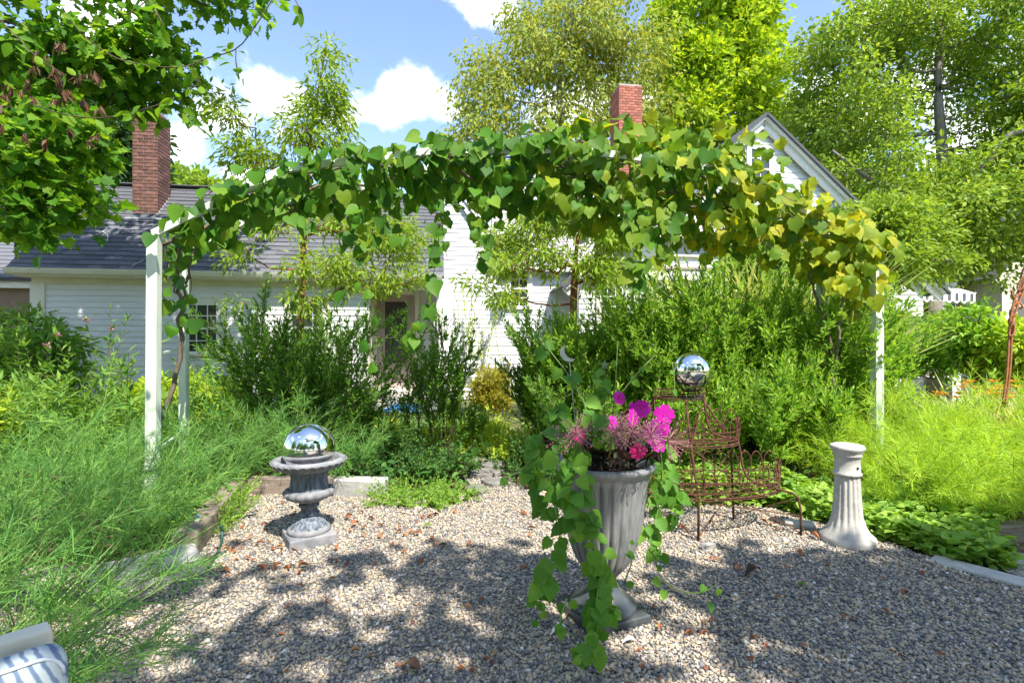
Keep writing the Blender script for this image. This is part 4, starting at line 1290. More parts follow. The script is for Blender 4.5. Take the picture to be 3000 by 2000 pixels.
# low bench top seen by the deck
t = thing('deck_box', 'dark wooden planter box below the white railing', 'planter', P(2715, 1050, 11.8))
mb = MB(); mb.box(P(2712, 1045, 11.8), (.75, .4, .12)); mb.build('lid', M['timber'], t); mb = MB(); mb.box(P(2712, 1075, 11.8), (.68, .36, .4)); mb.build('body', M['timber'], t)

# neighbour's house
NV = 19.0
nh = thing('neighbour_house', 'cream clapboard neighbouring house with a steep gable', 'house', P(3100, 1100, NV))
M['cream'] = mat_noise('cream_siding', (.52, .48, .36), (.60, .56, .43), 3, .6, obj_rand=.04)
x0 = P(2932, 0, NV).x; xe = P(2905, 0, NV).x; ze = P(0, 818, NV).z; zp = P(0, 715, NV).z; xp = P(3010, 0, NV).x
sl2 = (zp - ze) / (xp - xe); xpk = x0 + 4.2; zpk = ze + (xpk - xe) * sl2
mb = MB()
mb.add([(x0, NV, 0), (xpk * 2 - x0, NV, 0), (xpk * 2 - x0, NV, ze + .2), (xpk, NV, zpk - .1), (x0, NV, ze + .2)], np.array([(0, 1, 2), (0, 2, 4), (4, 2, 3)]))
mb.add([(x0, NV, 0), (x0, NV + 2.4, 0), (x0, NV + 2.4, ze + .2), (x0, NV, ze + .2)], np.array([(0, 1, 2, 3)]))
mb.add([(xpk * 2 - x0, NV, 0), (xpk * 2 - x0, NV + 2.4, 0), (xpk * 2 - x0, NV + 2.4, ze + .2), (xpk * 2 - x0, NV, ze + .2)], np.array([(3, 2, 1, 0)]))
mb.add([(x0, NV + 2.4, 0), (xpk * 2 - x0, NV + 2.4, 0), (xpk * 2 - x0, NV + 2.4, ze + .2), (xpk, NV + 2.4, zpk - .1), (x0, NV + 2.4, ze + .2)], np.array([(2, 1, 0), (4, 2, 0), (3, 2, 4)]))
nw = mb.build('wall', M['cream'], nh)
cb = raw_mesh('clapboard', [(0, -.008, 0), (1, -.008, 0), (1, -.03, 0), (0, -.03, 0), (0, 0, .15), (1, 0, .15), (1, -.01, .15), (0, -.01, .15)], [(3, 2, 1, 0), (4, 5, 6, 7), (0, 1, 5, 4), (1, 2, 6, 5), (2, 3, 7, 6), (3, 0, 4, 7)], M['cream'])
z = .1
while z < zpk - .3:
    l = max(x0, xpk - (zpk - .15 - z) / sl2); r = 2 * xpk - l
    place('clapboard', cb, None, (l, NV, z), (0, 0, 0), (r - l, 1, 1)).parent = nw
    z += .138
mb = MB(); mb.bar((xpk, NV - .25, zpk), (xe - .1, NV - .25, ze - .1 * sl2), .12, .28); mb.bar((xpk, NV - .25, zpk), (2 * xpk - xe + .1, NV - .25, ze - .1 * sl2), .12, .28); mb.build('rake', M['cream'], nh)
mb = MB(); mb.bar((xpk, NV + 1.1, zpk + .16), (xe - .15, NV + 1.1, ze + .16 - .15 * sl2), 2.9, .06); mb.bar((xpk, NV + 1.1, zpk + .16), (2 * xpk - xe + .15, NV + 1.1, ze + .16 - .15 * sl2), 2.9, .06); mb.build('roof', M['shingle'], nh)
mb = MB(); mb.box((x0 + .12, NV - .03, 1.6), (.24, .06, 3.2)); mb.build('corner_board', M['trim'], nh)
for (xx, zz) in ((x0 + .95, 2.75), (x0 + 3.2, 2.75)):
    mb = MB(); mb.box((xx, NV - .04, zz), (1.0, .08, 1.5)); wd = mb.build('window', M['trim'], nh)
    for i in (0, 1):
        for j in (0, 1):
            mb = MB(); mb.box((xx - .21 + .42 * i, NV - .085, zz - .34 + .68 * j), (.38, .01, .62)); o = mb.build('pane', M['glass'], None); o.parent = wd
# ------------------------------------------------------------------ plant builders
def shoot_paths(base, n, h, spread, r0, g, arch=.25, hvar=.2, seg=7, lean=(0, 0)):
    """upright arching stems from a crown"""
    out = []
    for i in range(n):
        a = g.uniform(0, 2 * math.pi); rr = r0 * math.sqrt(g.random())
        p0 = np.array([base[0] + rr * math.cos(a), base[1] + rr * math.sin(a), base[2] - .01])
        tilt = spread * math.sqrt(g.random()); az = a + g.normal(0, .5)
        L = h * (1 + g.normal(0, hvar)) * (1 - .25 * tilt)
        L = max(L, h * .35)
        t = np.linspace(0, 1, seg)[:, None]
        d = np.array([math.sin(tilt) * math.cos(az) + lean[0], math.sin(tilt) * math.sin(az) + lean[1], math.cos(tilt)])
        d /= np.linalg.norm(d)
        o = np.array([math.cos(az), math.sin(az), 0])
        p = p0 + d * L * t + o * arch * L * t ** 2 * .5 - np.array([0, 0, 1]) * arch * L * .5 * t ** 2.4 * (tilt + .25)
        p[1:] += g.normal(0, .012 * L, (seg - 1, 3)) * t[1:]
        out.append(p)
    return out


def side_shoots(paths, per, frac, lo, hi, ang, g, seg=4):
    out = []
    for p in paths:
        L = np.linalg.norm(p[-1] - p[0])
        for k in range(per):
            t = g.uniform(lo, hi); i = int(t * (len(p) - 1)); f = t * (len(p) - 1) - i
            q = p[i] * (1 - f) + p[i + 1] * f; tan = nrm(p[i + 1] - p[i])
            rd = nrm(np.cross(tan, g.normal(size=3)))
            d = nrm(tan * math.cos(ang) + rd * math.sin(ang)); l = L * frac * g.uniform(.6, 1.2) * (1.15 - t * .5)
            s = np.linspace(0, 1, seg)[:, None]
            out.append(q + d * l * s + np.array([0, 0, 1]) * l * .25 * s ** 2)
    return out


def leaves_along(paths, per_m, start, length, ang, tmpl, g, lvar=.2, droop=0.0, flat=.4, tipsize=.7):
    Ps, Ds, Ns, Ss = [], [], [], []
    for p in paths:
        seg = np.linalg.norm(np.diff(p, axis=0), axis=1); L = seg.sum()
        m = max(2, int(per_m * L * (1 - start)))
        t = np.sort(start + (1 - start) * g.random(m)); t[-1] = 1.0
        c = np.concatenate([[0], np.cumsum(seg)]) / L
        q = np.stack([np.interp(t, c, p[:, k]) for k in range(3)], -1)
        idx = np.clip(np.searchsorted(c, t, 'right') - 1, 0, len(seg) - 1)
        tan = nrm(np.diff(p, axis=0))[idx]
        az = np.arange(m) * 2.399963 + g.uniform(0, 6.28) + g.normal(0, .3, m)
        ref = np.where(np.abs(tan[:, 2:3]) > .9, np.array([[1., 0, 0]]), np.array([[0, 0, 1.]]))
        a = nrm(np.cross(tan, ref)); b = np.cross(tan, a)
        rad = a * np.cos(az)[:, None] + b * np.sin(az)[:, None]
        an = ang * (1 + g.normal(0, .22, m)) * np.where(t > .93, .5, 1)
        d = nrm(tan * np.cos(an)[:, None] + rad * np.sin(an)[:, None] - np.array([0, 0, droop]))
        nn = nrm(np.cross(np.cross(d, tan) + 1e-6, d)); nn = np.where((nn[:, 2:3] < 0), -nn, nn) + np.array([0, 0, flat]) + g.normal(0, .25, (m, 3))
        s = length * (1 + g.normal(0, lvar, m)) * (1 - (1 - tipsize) * t)
        Ps.append(q); Ds.append(d); Ns.append(nn); Ss.append(np.maximum(s, length * .3))
    return leaf_arrays(np.concatenate(Ps), np.concatenate(Ds), np.concatenate(Ns), np.concatenate(Ss), tmpl)


def stem_plant(name, label, cat, group, base, n, h, spread, r0, leafm, stemm, tmpl, length, per_m, start=.2, ang=.8, arch=.25, side=0, sfrac=.3, sang=.6, sr=.004,
               seed=0, droop=0.0, flat=.4, lo=.3, hi=.95, hvar=.2, lean=(0, 0), flower=None):
    g = np.random.default_rng(seed)
    base = np.array(tuple(base), float)
    root = thing(name, label, cat, base, group)
    st = shoot_paths(base, n, h, spread, r0, g, arch, hvar, lean=lean)
    sd = side_shoots(st, side, sfrac, lo, hi, sang, g) if side else []
    mb = MB()
    for p in st: mb.tube(p, np.linspace(sr, sr * .35, len(p)), 4, False)
    for p in sd: mb.tube(p, np.linspace(sr * .5, sr * .25, len(p)), 3, False)
    mb.build('stems', M[stemm], root)
    V, F = leaves_along(st, per_m, start, length, ang, tmpl, g, droop=droop, flat=flat)
    mb = MB().add(V, F)
    if sd:
        V, F = leaves_along(sd, per_m * 1.1, .1, length, ang, tmpl, g, droop=droop, flat=flat); mb.add(V, F)
    mb.build('foliage', M[leafm], root)
    if flower:
        fm, k, fs = flower
        for q in range(k):
            tip = st[q % len(st)][-1]
            m2 = 14
            V, F = leaf_arrays(np.repeat(tip[None], m2, 0) + g.normal(0, fs * .3, (m2, 3)) + np.array([0, 0, fs * .3]), rdir(m2, g) + np.array([0, 0, .5]), rdir(m2, g), fs, T_OVAL)
            MB().add(V, F).build('flower_head', M[fm], root)
    return root


def grow(path, tips, g, up=.35):
    """join scattered tips to a trunk path; returns node arrays and parents"""
    pts = [np.asarray(p, float) for p in path]; par = [-1] + list(range(len(path) - 1)); order = [0.0] * len(path)
    c = np.asarray(path)
    d = np.array([np.min(np.linalg.norm(c - t, axis=1)) for t in tips])
    tipid = []
    A = np.array(pts)
    lv = np.array(order)
    for i in np.argsort(d):
        t = tips[i]
        dv = t - A
        dist = np.linalg.norm(dv, axis=1)
        cost = dist + up * np.maximum(0, -dv[:, 2]) * 2 + lv * .06 * dist.min()
        j = int(np.argmin(cost))
        L = dist[j]; m = max(2, int(L / .45) + 1)
        m = min(m, 6)
        prev = j
        off = g.normal(0, .06 * L, 3)
        new = []
        for k in range(1, m + 1):
            f = k / m
            q = A[j] + dv[j] * f + off * math.sin(f * math.pi) + np.array([0, 0, -.10 * L]) * math.sin(f * math.pi)
            par.append(prev); prev = len(pts); pts.append(q); new.append(q)
        A = np.vstack([A, np.array(new)]); lv = np.concatenate([lv, np.full(m, lv[j] + 1)])
        tipid.append(prev)
    return A, np.array(par), tipid


def branch_mesh(A, par, tipid, r_tip, power, r_max, nsides=5, trunk_n=0, r_trunk=None):
    cnt = np.zeros(len(A))
    for t in tipid: cnt[t] += 1
    for i in range(len(A) - 1, 0, -1):
        if par[i] >= 0: cnt[par[i]] += cnt[i]
    r = np.minimum(r_tip * np.maximum(cnt, 1) ** power, r_max)
    if r_trunk is not None:
        r[:trunk_n] = np.maximum(r[:trunk_n], np.array(r_trunk))
    kids = [[] for _ in A]
    for i, p in enumerate(par):
        if p >= 0: kids[p].append(i)
    mb = MB()
    st = [(0, None)]
    while st:
        s, frm = st.pop()
        ch = [s] if frm is None else [frm, s]
        cur = s
        while kids[cur]:
            k = max(kids[cur], key=lambda q: cnt[q])
            for o in kids[cur]:
                if o != k: st.append((o, cur))
            ch.append(k); cur = k
        if len(ch) > 1:
            rr = r[ch].copy()
            if frm is not None: rr[0] = min(rr[0], rr[1] * 1.25)
            mb.tube(A[ch], rr, nsides if rr.max() > .02 else 4, False)
    return mb


def blob_tips(blobs, n, g, shell=.5):
    w = np.array([b[1][0] * b[1][1] * b[1][2] for b in blobs]) ** .75
    k = g.multinomial(n, w / w.sum())
    out = []
    for (c, r), m in zip(blobs, k):
        d = rdir(m, g) * (g.random(m) ** shell)[:, None]
        out.append(np.array(c) + d * np.array(r))
    return np.concatenate(out)


def tree(name, label, cat, group, path, r_trunk, blobs, ntips, leafm, barkm, tmpl, size, per_tip, spray, seed, droop=.3, r_tip=.006, power=.42, r_max=.2, shell=.5, extra=None, flat=.8):
    g = np.random.default_rng(seed)
    root = thing(name, label, cat, path[0], group)
    path = curve(path, max(10, len(path) * 4))
    r_trunk = np.interp(np.linspace(0, 1, len(path)), np.linspace(0, 1, len(r_trunk)), r_trunk)
    tips = blob_tips(blobs, ntips, g, shell)
    A, par, tid = grow(path, tips, g)
    branch_mesh(A, par, tid, r_tip, power, r_max, 6, len(path), r_trunk).build('trunk', M[barkm], root, True)
    # short leafy twigs round every tip
    T = A[tid]; Pd = nrm(T - A[par[tid]])
    n = len(T) * per_tip
    idx = np.repeat(np.arange(len(T)), per_tip)
    tw = nrm(Pd[idx] * .7 + rdir(n, g))
    f = g.random(n)
    pos = T[idx] + tw * (spray * f ** .7)[:, None] * np.array([1, 1, .62]) + g.normal(0, spray * .12, (n, 3))
    D = nrm(tw + rdir(n, g) * .6 - np.array([0, 0, droop]))
    N_ = rdir(n, g) * .75 + np.array([0, 0, flat])
    V, F = leaf_arrays(pos, D, N_, size * (1 + g.normal(0, .22, n)), tmpl)
    MB().add(V, F).build('crown', M[leafm], root)
    return root


def B(px, py, Y, rx, ry, rd):
    """a crown lobe round a picture point at depth Y (radii in photo pixels across and up, metres in depth)"""
    return (tuple(P(px, py, Y)), (rx / FPX * Y, rd, ry / FPX * Y))


def gz(px, Y):
    return Vector(((px - 1500) / FPX * Y, Y, 0))


# ------------------------------------------------------------------ trees
def trunk(px, Y, pts):
    return [tuple(gz(px, Y) + Vector((0, 0, -.1)))] + [tuple(P(x, y, Y + dy)) for x, y, dy in pts]


tree('birch_tree', 'tall airy birch with drooping olive-yellow leaves behind the farmhouse', 'tree', None, trunk(1640, 23, [(1650, 500, 0), (1640, 250, .2), (1670, 60, 0), (1690, -60, 0)]), (.22, .18, .12, .07, .04),
     [B(1450, 250, 22.5, 105, 110, 2), B(1600, 190, 23, 120, 180, 2.5), B(1700, 120, 23, 130, 140, 2.5), B(1800, 230, 23.5, 130, 130, 2.5), B(1560, 380, 22.5, 150, 80, 2), B(1400, 370, 22, 70, 100, 1.5), B(1730, 10, 23, 130, 80, 2), B(1540, 60, 23, 60, 70, 1.5),
      B(1900, 150, 24, 70, 90, 2), B(1345, 430, 22, 50, 50, 1), B(1880, 360, 24, 120, 100, 2), B(1700, 380, 23, 150, 80, 2)], 420, 'l_birch', 'bark', T_DIAMOND, .21, 60, .9, 21, droop=1.2, r_tip=.008, r_max=.2, flat=.2)
tree('lime_maple_tree', 'bright yellow-green maple rising behind the brick chimney', 'tree', None, trunk(2100, 27, [(2105, 500, 0), (2110, 250, 0), (2105, 0, 0), (2110, -120, 0)]), (.35, .28, .2, .12, .06),
     [B(2010, 200, 26, 90, 110, 2.5), B(2120, 120, 27, 110, 130, 3), B(2200, 230, 26.5, 95, 100, 2.5), B(2090, -20, 27, 120, 100, 3), B(2080, 330, 26, 130, 90, 2.5), B(2230, 330, 27, 90, 80, 2), B(1980, 60, 26.5, 60, 80, 2), B(2190, 60, 27, 80, 80, 2), B(1990, 380, 26, 100, 90, 2)],
     380, 'l_lime', 'bark', T_DIAMOND, .34, 74, .95, 22, droop=.35)
tree('ash_tree', 'large spreading leafy tree with dark limbs to the right of the farmhouse', 'tree', None, trunk(2780, 17, [(2775, 700, 0), (2760, 420, 0), (2750, 250, 0), (2760, 60, 0), (2770, -100, 0)]), (.24, .2, .16, .12, .08, .05),
     [B(2480, 330, 16.5, 140, 120, 2.2), B(2420, 150, 17, 80, 80, 2), B(2560, 120, 17, 150, 130, 2.5), B(2720, 30, 17, 200, 120, 2.5), B(2900, 120, 17, 160, 150, 2.5), B(2960, 330, 16.5, 130, 160, 2.5), B(2540, 480, 16, 160, 100, 2), B(2650, 640, 15.5, 190, 110, 2),
      B(2850, 560, 15.5, 160, 130, 2), B(2620, 330, 18, 130, 110, 2), B(2440, 420, 17, 90, 80, 2), B(2780, 740, 16, 200, 90, 2), B(2990, 700, 15, 110, 130, 2), B(3080, 450, 16, 120, 300, 2), B(2370, 330, 18, 70, 60, 1.5)],
     640, 'l_ash', 'bark', T_OVAL, .155, 96, .72, 23, droop=.4, r_tip=.011, r_max=.26)
mlimb = [(2805, 560, -.5), (2900, 470, -1), (2950, 400, -1.3), (3060, 370, -1.5)]
mb = MB(); mb.tube(curve([P(x, y, 16.4 + d) for x, y, d in mlimb], 16), np.linspace(.13, .06, 16), 7)
o = mb.build('fallen_limb', M['bark'], bpy.data.objects['ash_tree'], True); o.name = 'limb'
mb = MB(); mb.tube(curve([P(2615, 550, 15.2), P(2560, 530, 15.1), P(2510, 495, 15.0), P(2440, 440, 15.2)], 14), np.linspace(.10, .03, 14), 7); mb.build('limb', M['bark'], bpy.data.objects['ash_tree'], True)
tree('backdrop_tree', 'mid green tree filling the gap behind the striped awning', 'tree', None, trunk(2650, 24, [(2650, 800, 0), (2660, 600, 0), (2660, 450, 0)]), (.25, .2, .12, .06),
     [B(2560, 720, 23, 170, 130, 2.5), B(2800, 780, 22, 200, 130, 2.5), B(2680, 600, 24, 220, 120, 2.5), B(2950, 600, 24, 160, 160, 2.5), B(2430, 560, 26, 120, 130, 2)], 300, 'l_ash', 'bark', T_OVAL, .34, 48, 1.1, 24)
tree('backdrop_tree', 'shadowy tree behind the neighbouring cream house', 'tree', None, trunk(3000, 30, [(3000, 700, 0), (3000, 500, 0)]), (.3, .2, .1),
     [B(2880, 850, 28, 200, 130, 2.5), B(3050, 700, 28, 200, 200, 2.5), B(2700, 900, 27, 180, 110, 2)], 200, 'l_dark', 'bark', T_OVAL, .42, 46, 1.3, 25)
tree('side_tree', 'young leafy tree hiding the lower corner of the right gable', 'tree', None, trunk(2575, 10.6, [(2575, 1000, 0), (2570, 850, 0), (2570, 700, 0)]), (.07, .06, .04, .01),
     [B(2560, 660, 10.6, 80, 70, .7), B(2610, 770, 10.4, 100, 70, .7), B(2530, 770, 10.6, 70, 70, .6), B(2680, 690, 11, 90, 80, .7), B(2520, 860, 10.4, 60, 50, .5), B(2740, 760, 11.5, 70, 50, .6)], 200, 'l_ash', 'bark', T_OVAL, .12, 60, .42, 33)
# dark trees behind the low wing
tree('evergreen_tree', 'dense dark tree behind the low wing beside the sooty chimney', 'tree', None, trunk(250, 20, [(250, 700, 0), (240, 450, 0), (250, 200, 0)]), (.35, .3, .2, .08),
     [B(120, 600, 18, 170, 170, 2), B(300, 450, 19, 140, 130, 2), B(60, 350, 19, 160, 160, 2), B(230, 300, 20, 170, 120, 2), B(30, 700, 16, 110, 110, 1.5), B(350, 380, 20, 60, 80, 1.5)], 420, 'l_dark', 'bark', T_OVAL, .26, 60, .9, 26)
tree('distant_tree', 'rounded pale green treetop showing over the low roof ridge', 'tree', None, trunk(530, 40, [(530, 700, 0), (530, 560, 0)]), (.4, .3, .1),
     [B(530, 560, 40, 70, 60, 3), B(600, 580, 40, 60, 40, 3), B(460, 570, 40, 80, 60, 3), B(660, 590, 42, 50, 30, 2)], 140, 'l_ash', 'bark', T_OVAL, .5, 60, 1.5, 27)
# maple on the left whose branches reach in over the terrace and shade the wing
tree('shade_maple', 'broad maple whose leafy branches hang over the shaded wing', 'tree', None, [(-8.2, 5.2, -.1), (-8.0, 5.3, 2.0), (-7.4, 5.6, 4.0), (-6.6, 6.0, 6.0), (-6.0, 6.4, 8.2)], (.30, .26, .22, .15, .07),
     [B(120, 180, 6.5, 190, 160, .8), B(330, 170, 6.8, 130, 120, .7), B(60, 420, 6, 110, 110, .7), B(250, 400, 6.6, 110, 70, .6), B(130, 560, 6.2, 110, 70, .6), B(180, 560, 6.6, 60, 35, .5), B(440, 130, 6.8, 70, 80, .6), B(520, 230, 7.4, 45, 45, .5),
      B(20, 620, 6, 70, 80, .5), B(370, 250, 7.2, 80, 60, .6),
      ((-5.4, 7.0, 7.2), (1.9, 1.5, 1.0)), ((-7.6, 6.2, 7.2), (1.6, 1.8, 1.1)), ((-4.2, 6.6, 6.4), (1.0, 1.0, .6)), ((-6.4, 5.0, 7.4), (1.6, 1.4, 1.0))],
     520, 'l_maple', 'twig', T_MAPLE, .125, 34, .42, 28, droop=.5, r_tip=.004, r_max=.14)
# two trees behind the camera that dapple the gravel (they also show in the mirrored globes)
tree('terrace_tree', 'broad leafy tree overhanging the gravel terrace behind the viewer', 'tree', None, [(4.6, -3.6, -.1), (4.5, -3.3, 2), (4.1, -2.8, 4), (3.6, -2.2, 6)], (.26, .22, .16, .07),
     [((4.6, -.9, 5.4), (1.5, .85, .6)), ((3.75, -.7, 5.6), (.8, .38, .4)), ((5.8, -.6, 5.4), (1.2, 1.2, .6)), ((4.0, -1.5, 5.7), (.55, .35, .4)), ((5.2, -2.3, 6.2), (1.4, .8, .8))], 360, 'l_maple', 'bark', T_MAPLE, .15, 26, .45, 29, r_max=.12)
tree('garden_tree', 'loose open tree standing on the lawn behind the viewer', 'tree', None, [(-1.0, -4.6, -.1), (-1.0, -4.4, 2), (-.6, -3.8, 4), (0, -3.0, 6.3)], (.22, .19, .14, .06),
     [((1.2, -1.9, 6.3), (.9, .45, .4)), ((-.3, -2.2, 6.6), (.7, .5, .4)), ((.5, -1.1, 6.4), (.55, .3, .3)), ((2.2, -1.6, 6.3), (.6, .35, .35)), ((-1.3, -1.4, 6.4), (.7, .35, .35)), ((1.9, -.75, 6.3), (.4, .28, .3)), ((-.2, -.6, 6.2), (.45, .22, .25)), ((.2, -3.4, 6.8), (1.6, .8, .7))],
     120, 'l_maple', 'bark', T_MAPLE, .15, 20, .36, 30, r_max=.10)
for k, (x, y_, lab) in enumerate(((-8, -13, 'full green tree at the far end of the lawn behind the viewer'), (1, -16, 'tall green tree closing the view behind the viewer'), (10, -13, 'spreading tree at the side of the lawn behind the viewer'), (-15, -7, 'green tree beside the drive behind the viewer'), (17, -6, 'green tree beyond the lawn edge behind the viewer'), (-4, -19, 'distant green tree across the road behind the viewer'))):
    tree('lawn_tree', lab, 'tree', None, [(x, y_, -.1), (x, y_, 4), (x + .3, y_, 9)], (.3, .22, .1), [((x, y_, 8), (4.5, 2.5, 4.5)), ((x + 2.5, y_, 4), (3.4, 2, 3.4)), ((x - 2.9, y_, 4), (3.4, 2, 3.4))], 170, 'l_ash', 'bark', T_OVAL, .45, 40, 1.1, 40 + k)

# paperbark maples in the bed
tree('paperbark_maple', 'slim tree with peeling cinnamon trunk in front of the low wing', 'tree', None, trunk(876, 7.5, [(878, 1130, 0), (884, 900, 0), (888, 740, 0), (897, 600, .1), (905, 430, .1), (925, 300, .1), (945, 190, 0), (958, 110, 0)]), (.055, .05, .047, .045, .036, .026, .018, .012, .006),
     [B(960, 180, 7.5, 35, 75, .25), B(930, 300, 7.5, 70, 60, .35), B(880, 390, 7.4, 80, 60, .4), B(990, 330, 7.6, 40, 70, .3), B(690, 340, 7.2, 60, 60, .3), B(730, 460, 7.3, 80, 60, .4), B(640, 270, 7.2, 40, 50, .2), B(800, 480, 7.4, 60, 40, .3), B(980, 440, 7.6, 60, 60, .3)],
     150, 'l_paper', 'redbark', T_LANCE, .105, 32, .25, 50, droop=.7, r_tip=.0032, power=.5, r_max=.05)
# its lower limbs (part of the same tree)
pbm = bpy.data.objects['paperbark_maple']
g = np.random.default_rng(51)
lowtips = blob_tips([B(1000, 660, 7.5, 130, 60, .6), B(1150, 700, 7.6, 110, 70, .6), B(1000, 790, 7.2, 140, 50, .6), B(1190, 800, 7.4, 80, 30, .4), B(780, 640, 7.0, 110, 60, .5), B(680, 740, 6.8, 60, 40, .4), B(900, 880, 6.9, 60, 30, .3), B(1060, 840, 7.2, 110, 30, .4), B(720, 880, 6.9, 50, 25, .3), B(860, 560, 7.4, 100, 50, .4)], 165, g)
A, par, tid = grow(curve([P(884, 900, 7.5), P(888, 740, 7.5), P(897, 600, 7.6), P(905, 470, 7.6)], 10), lowtips, g)
branch_mesh(A, par, tid, .0035, .5, .028, 5).build('limbs', M['redbark'], pbm, True)
n = len(tid) * 42; idx = np.repeat(np.arange(len(tid)), 42); T = A[tid]; tw = nrm(nrm(T - A[par[tid]])[idx] * .7 + rdir(n, g))
V, F = leaf_arrays(T[idx] + tw * (.24 * g.random(n) ** .7)[:, None] * np.array([1, 1, .55]), nrm(tw + rdir(n, g) * .6 - np.array([0, 0, .6])), rdir(n, g) * .7 + np.array([0, 0, .8]), .105 * (1 + g.normal(0, .2, n)), T_LANCE)
MB().add(V, F).build('lower_crown', M['l_paper'], pbm)
tree('paperbark_maple', 'smaller multi-stemmed tree with cinnamon branches above the hedge', 'tree', None, trunk(1672, 8.6, [(1678, 1000, 0), (1680, 885, 0), (1684, 800, 0), (1690, 720, 0), (1700, 640, 0)]), (.07, .06, .055, .04, .02, .01),
     [B(1520, 700, 8.6, 100, 60, .6), B(1600, 640, 8.6, 80, 40, .5), B(1700, 640, 8.6, 100, 50, .6), B(1800, 690, 8.5, 100, 60, .6), B(1480, 790, 8.3, 60, 35, .5), B(1600, 760, 8.4, 90, 50, .5), B(1760, 790, 8.4, 90, 50, .5), B(1860, 780, 8.3, 50, 40, .4), B(1400, 835, 8.2, 40, 18, .3), B(1490, 870, 8.2, 40, 22, .3)],
     230, 'l_paper', 'redbark', T_LANCE, .12, 40, .28, 52, droop=.7, r_tip=.004, power=.52, r_max=.07)
# ------------------------------------------------------------------ shrubs and perennials
def shrub(label, px, Y, h, spread, r0, n, leafm, seed, group=None, name='leafy_shrub', side=9, length=.085, per_m=62, tmpl=T_NARROW, dx=0.0, **kw):
    b = gz(px, Y); b.x += dx
    return stem_plant(name, label, 'shrub', group, b, n, h, spread, r0, leafm, 'darkstem', tmpl, length, per_m, start=.4, ang=.7, arch=.16, side=side, sfrac=.30, sang=.62, sr=.007, seed=seed, flat=.2, lo=.3, hi=.97, **kw)


k = 100
for (px, Y, h, n, lab) in ((790, 6.3, 1.25, 14, 'narrow-leaved shrub standing before the second wing window'), (850, 6.1, 1.62, 26, 'tall narrow-leaved shrub round the cinnamon trunk'), (905, 5.9, 1.6, 24, 'dense narrow-leaved shrub in front of the door side'),
                           (975, 5.7, 1.32, 16, 'narrow-leaved shrub with bare lower stems beside the door'), (1090, 6.0, .8, 8, 'thin wispy shrub in front of the door step')):
    k += 1; shrub(lab, px, Y, h, .42, .22, n, 'l_shrub', k, 'narrow-leaved shrubs left of the path')
for (px, Y, h, n, lab) in ((1215, 5.9, 1.05, 4, 'loose single-stemmed shrub right beside the door'), (1300, 5.8, 1.38, 13, 'upright narrow-leaved shrub below the wall lantern'), (1375, 6.0, .6, 5, 'short narrow-leaved shrub at the left edge of the path')):
    k += 1; shrub(lab, px, Y, h, .20, .10, n, 'l_shrub', k, 'narrow-leaved shrubs left of the path', per_m=75)
hd = [(1640, 6.0, 1.2), (1690, 5.8, 1.42), (1740, 5.9, 1.55), (1790, 5.7, 1.68), (1880, 5.9, 1.76), (1970, 5.6, 1.74), (2060, 5.8, 1.8), (2150, 5.5, 1.76), (2240, 5.7, 1.78), (2330, 5.6, 1.72), (2420, 5.9, 1.55), (2480, 6.0, 1.4)]
for (px, Y, h) in hd:
    k += 1
    shrub('bushy bright green hedge shrub growing behind the rusty wire stand', px, Y, h, .34, .28, 30, 'l_hedge' if px > 1660 else 'l_shrub', k, 'hedge shrubs behind the wire stand', 'hedge_shrub', side=11, length=.082, per_m=72, hvar=.13)
for (px, Y, h) in ((1730, 5.2, .95), (1820, 5.05, 1.0), (2050, 4.95, 1.05), (2200, 4.9, 1.1), (2330, 4.95, 1.0)):
    k += 1
    shrub('waist-high leafy shrub at the foot of the tall hedge', px, Y, h, .38, .28, 26, 'l_hedge' if px > 1750 else 'l_shrub', k, 'low shrubs at the foot of the hedge', 'hedge_shrub', side=10, length=.08, per_m=66, hvar=.13)
# conifer-like shrub and far right bushes
tree('arborvitae', 'bright feathery arborvitae in front of the small-eaved wing', 'shrub', None, trunk(2215, 8.6, [(2215, 900, 0), (2215, 650, 0)]), (.06, .04, .01), [B(2215, 820, 8.6, 130, 90, .7), B(2220, 730, 8.6, 90, 70, .5), B(2215, 665, 8.6, 45, 50, .3)], 150, 'l_ivy', 'bark', T_NARROW, .13, 44, .26, 60, droop=-.4)
for (px, Y, py, rx, ry, lab, lm) in ((2600, 10, 985, 80, 60, 'leafy green bush under the awning end', 'l_shrub'), (2690, 10.5, 985, 70, 70, 'leafy green bush beside the deck tree trunk', 'l_shrub'), (2860, 9, 990, 80, 90, 'rounded light green bush right of the railing post', 'l_hedge'), (2480, 11, 880, 90, 110, 'broad green bush behind the arbor end post', 'l_shrub'), (2960, 8.5, 1010, 60, 60, 'pale bush beside the rusted sculpture', 'l_lime2')):
    k += 1
    tree('garden_bush', lab, 'shrub', None, trunk(px, Y, [(px, py + 40, 0), (px, py, 0)]), (.04, .03, .01), [B(px, py, Y, rx, ry, .6), B(px + 30, py + 70, Y, rx, ry * .7, .6)], 110, lm, 'twig', T_OVAL, .11, 30, .28, k)
mb = MB(); mb.tube([tuple(gz(2745, 12.6)), tuple(P(2742, 1000, 12.6)), tuple(P(2746, 940, 12.6)), tuple(P(2748, 882, 12.6))], [.22, .2, .18, .17], 9)
t = thing('bare_trunk', 'grey tree trunk standing under the striped awning', 'tree', gz(2745, 12.6)); mb.build('trunk', M['bark'], t, True)
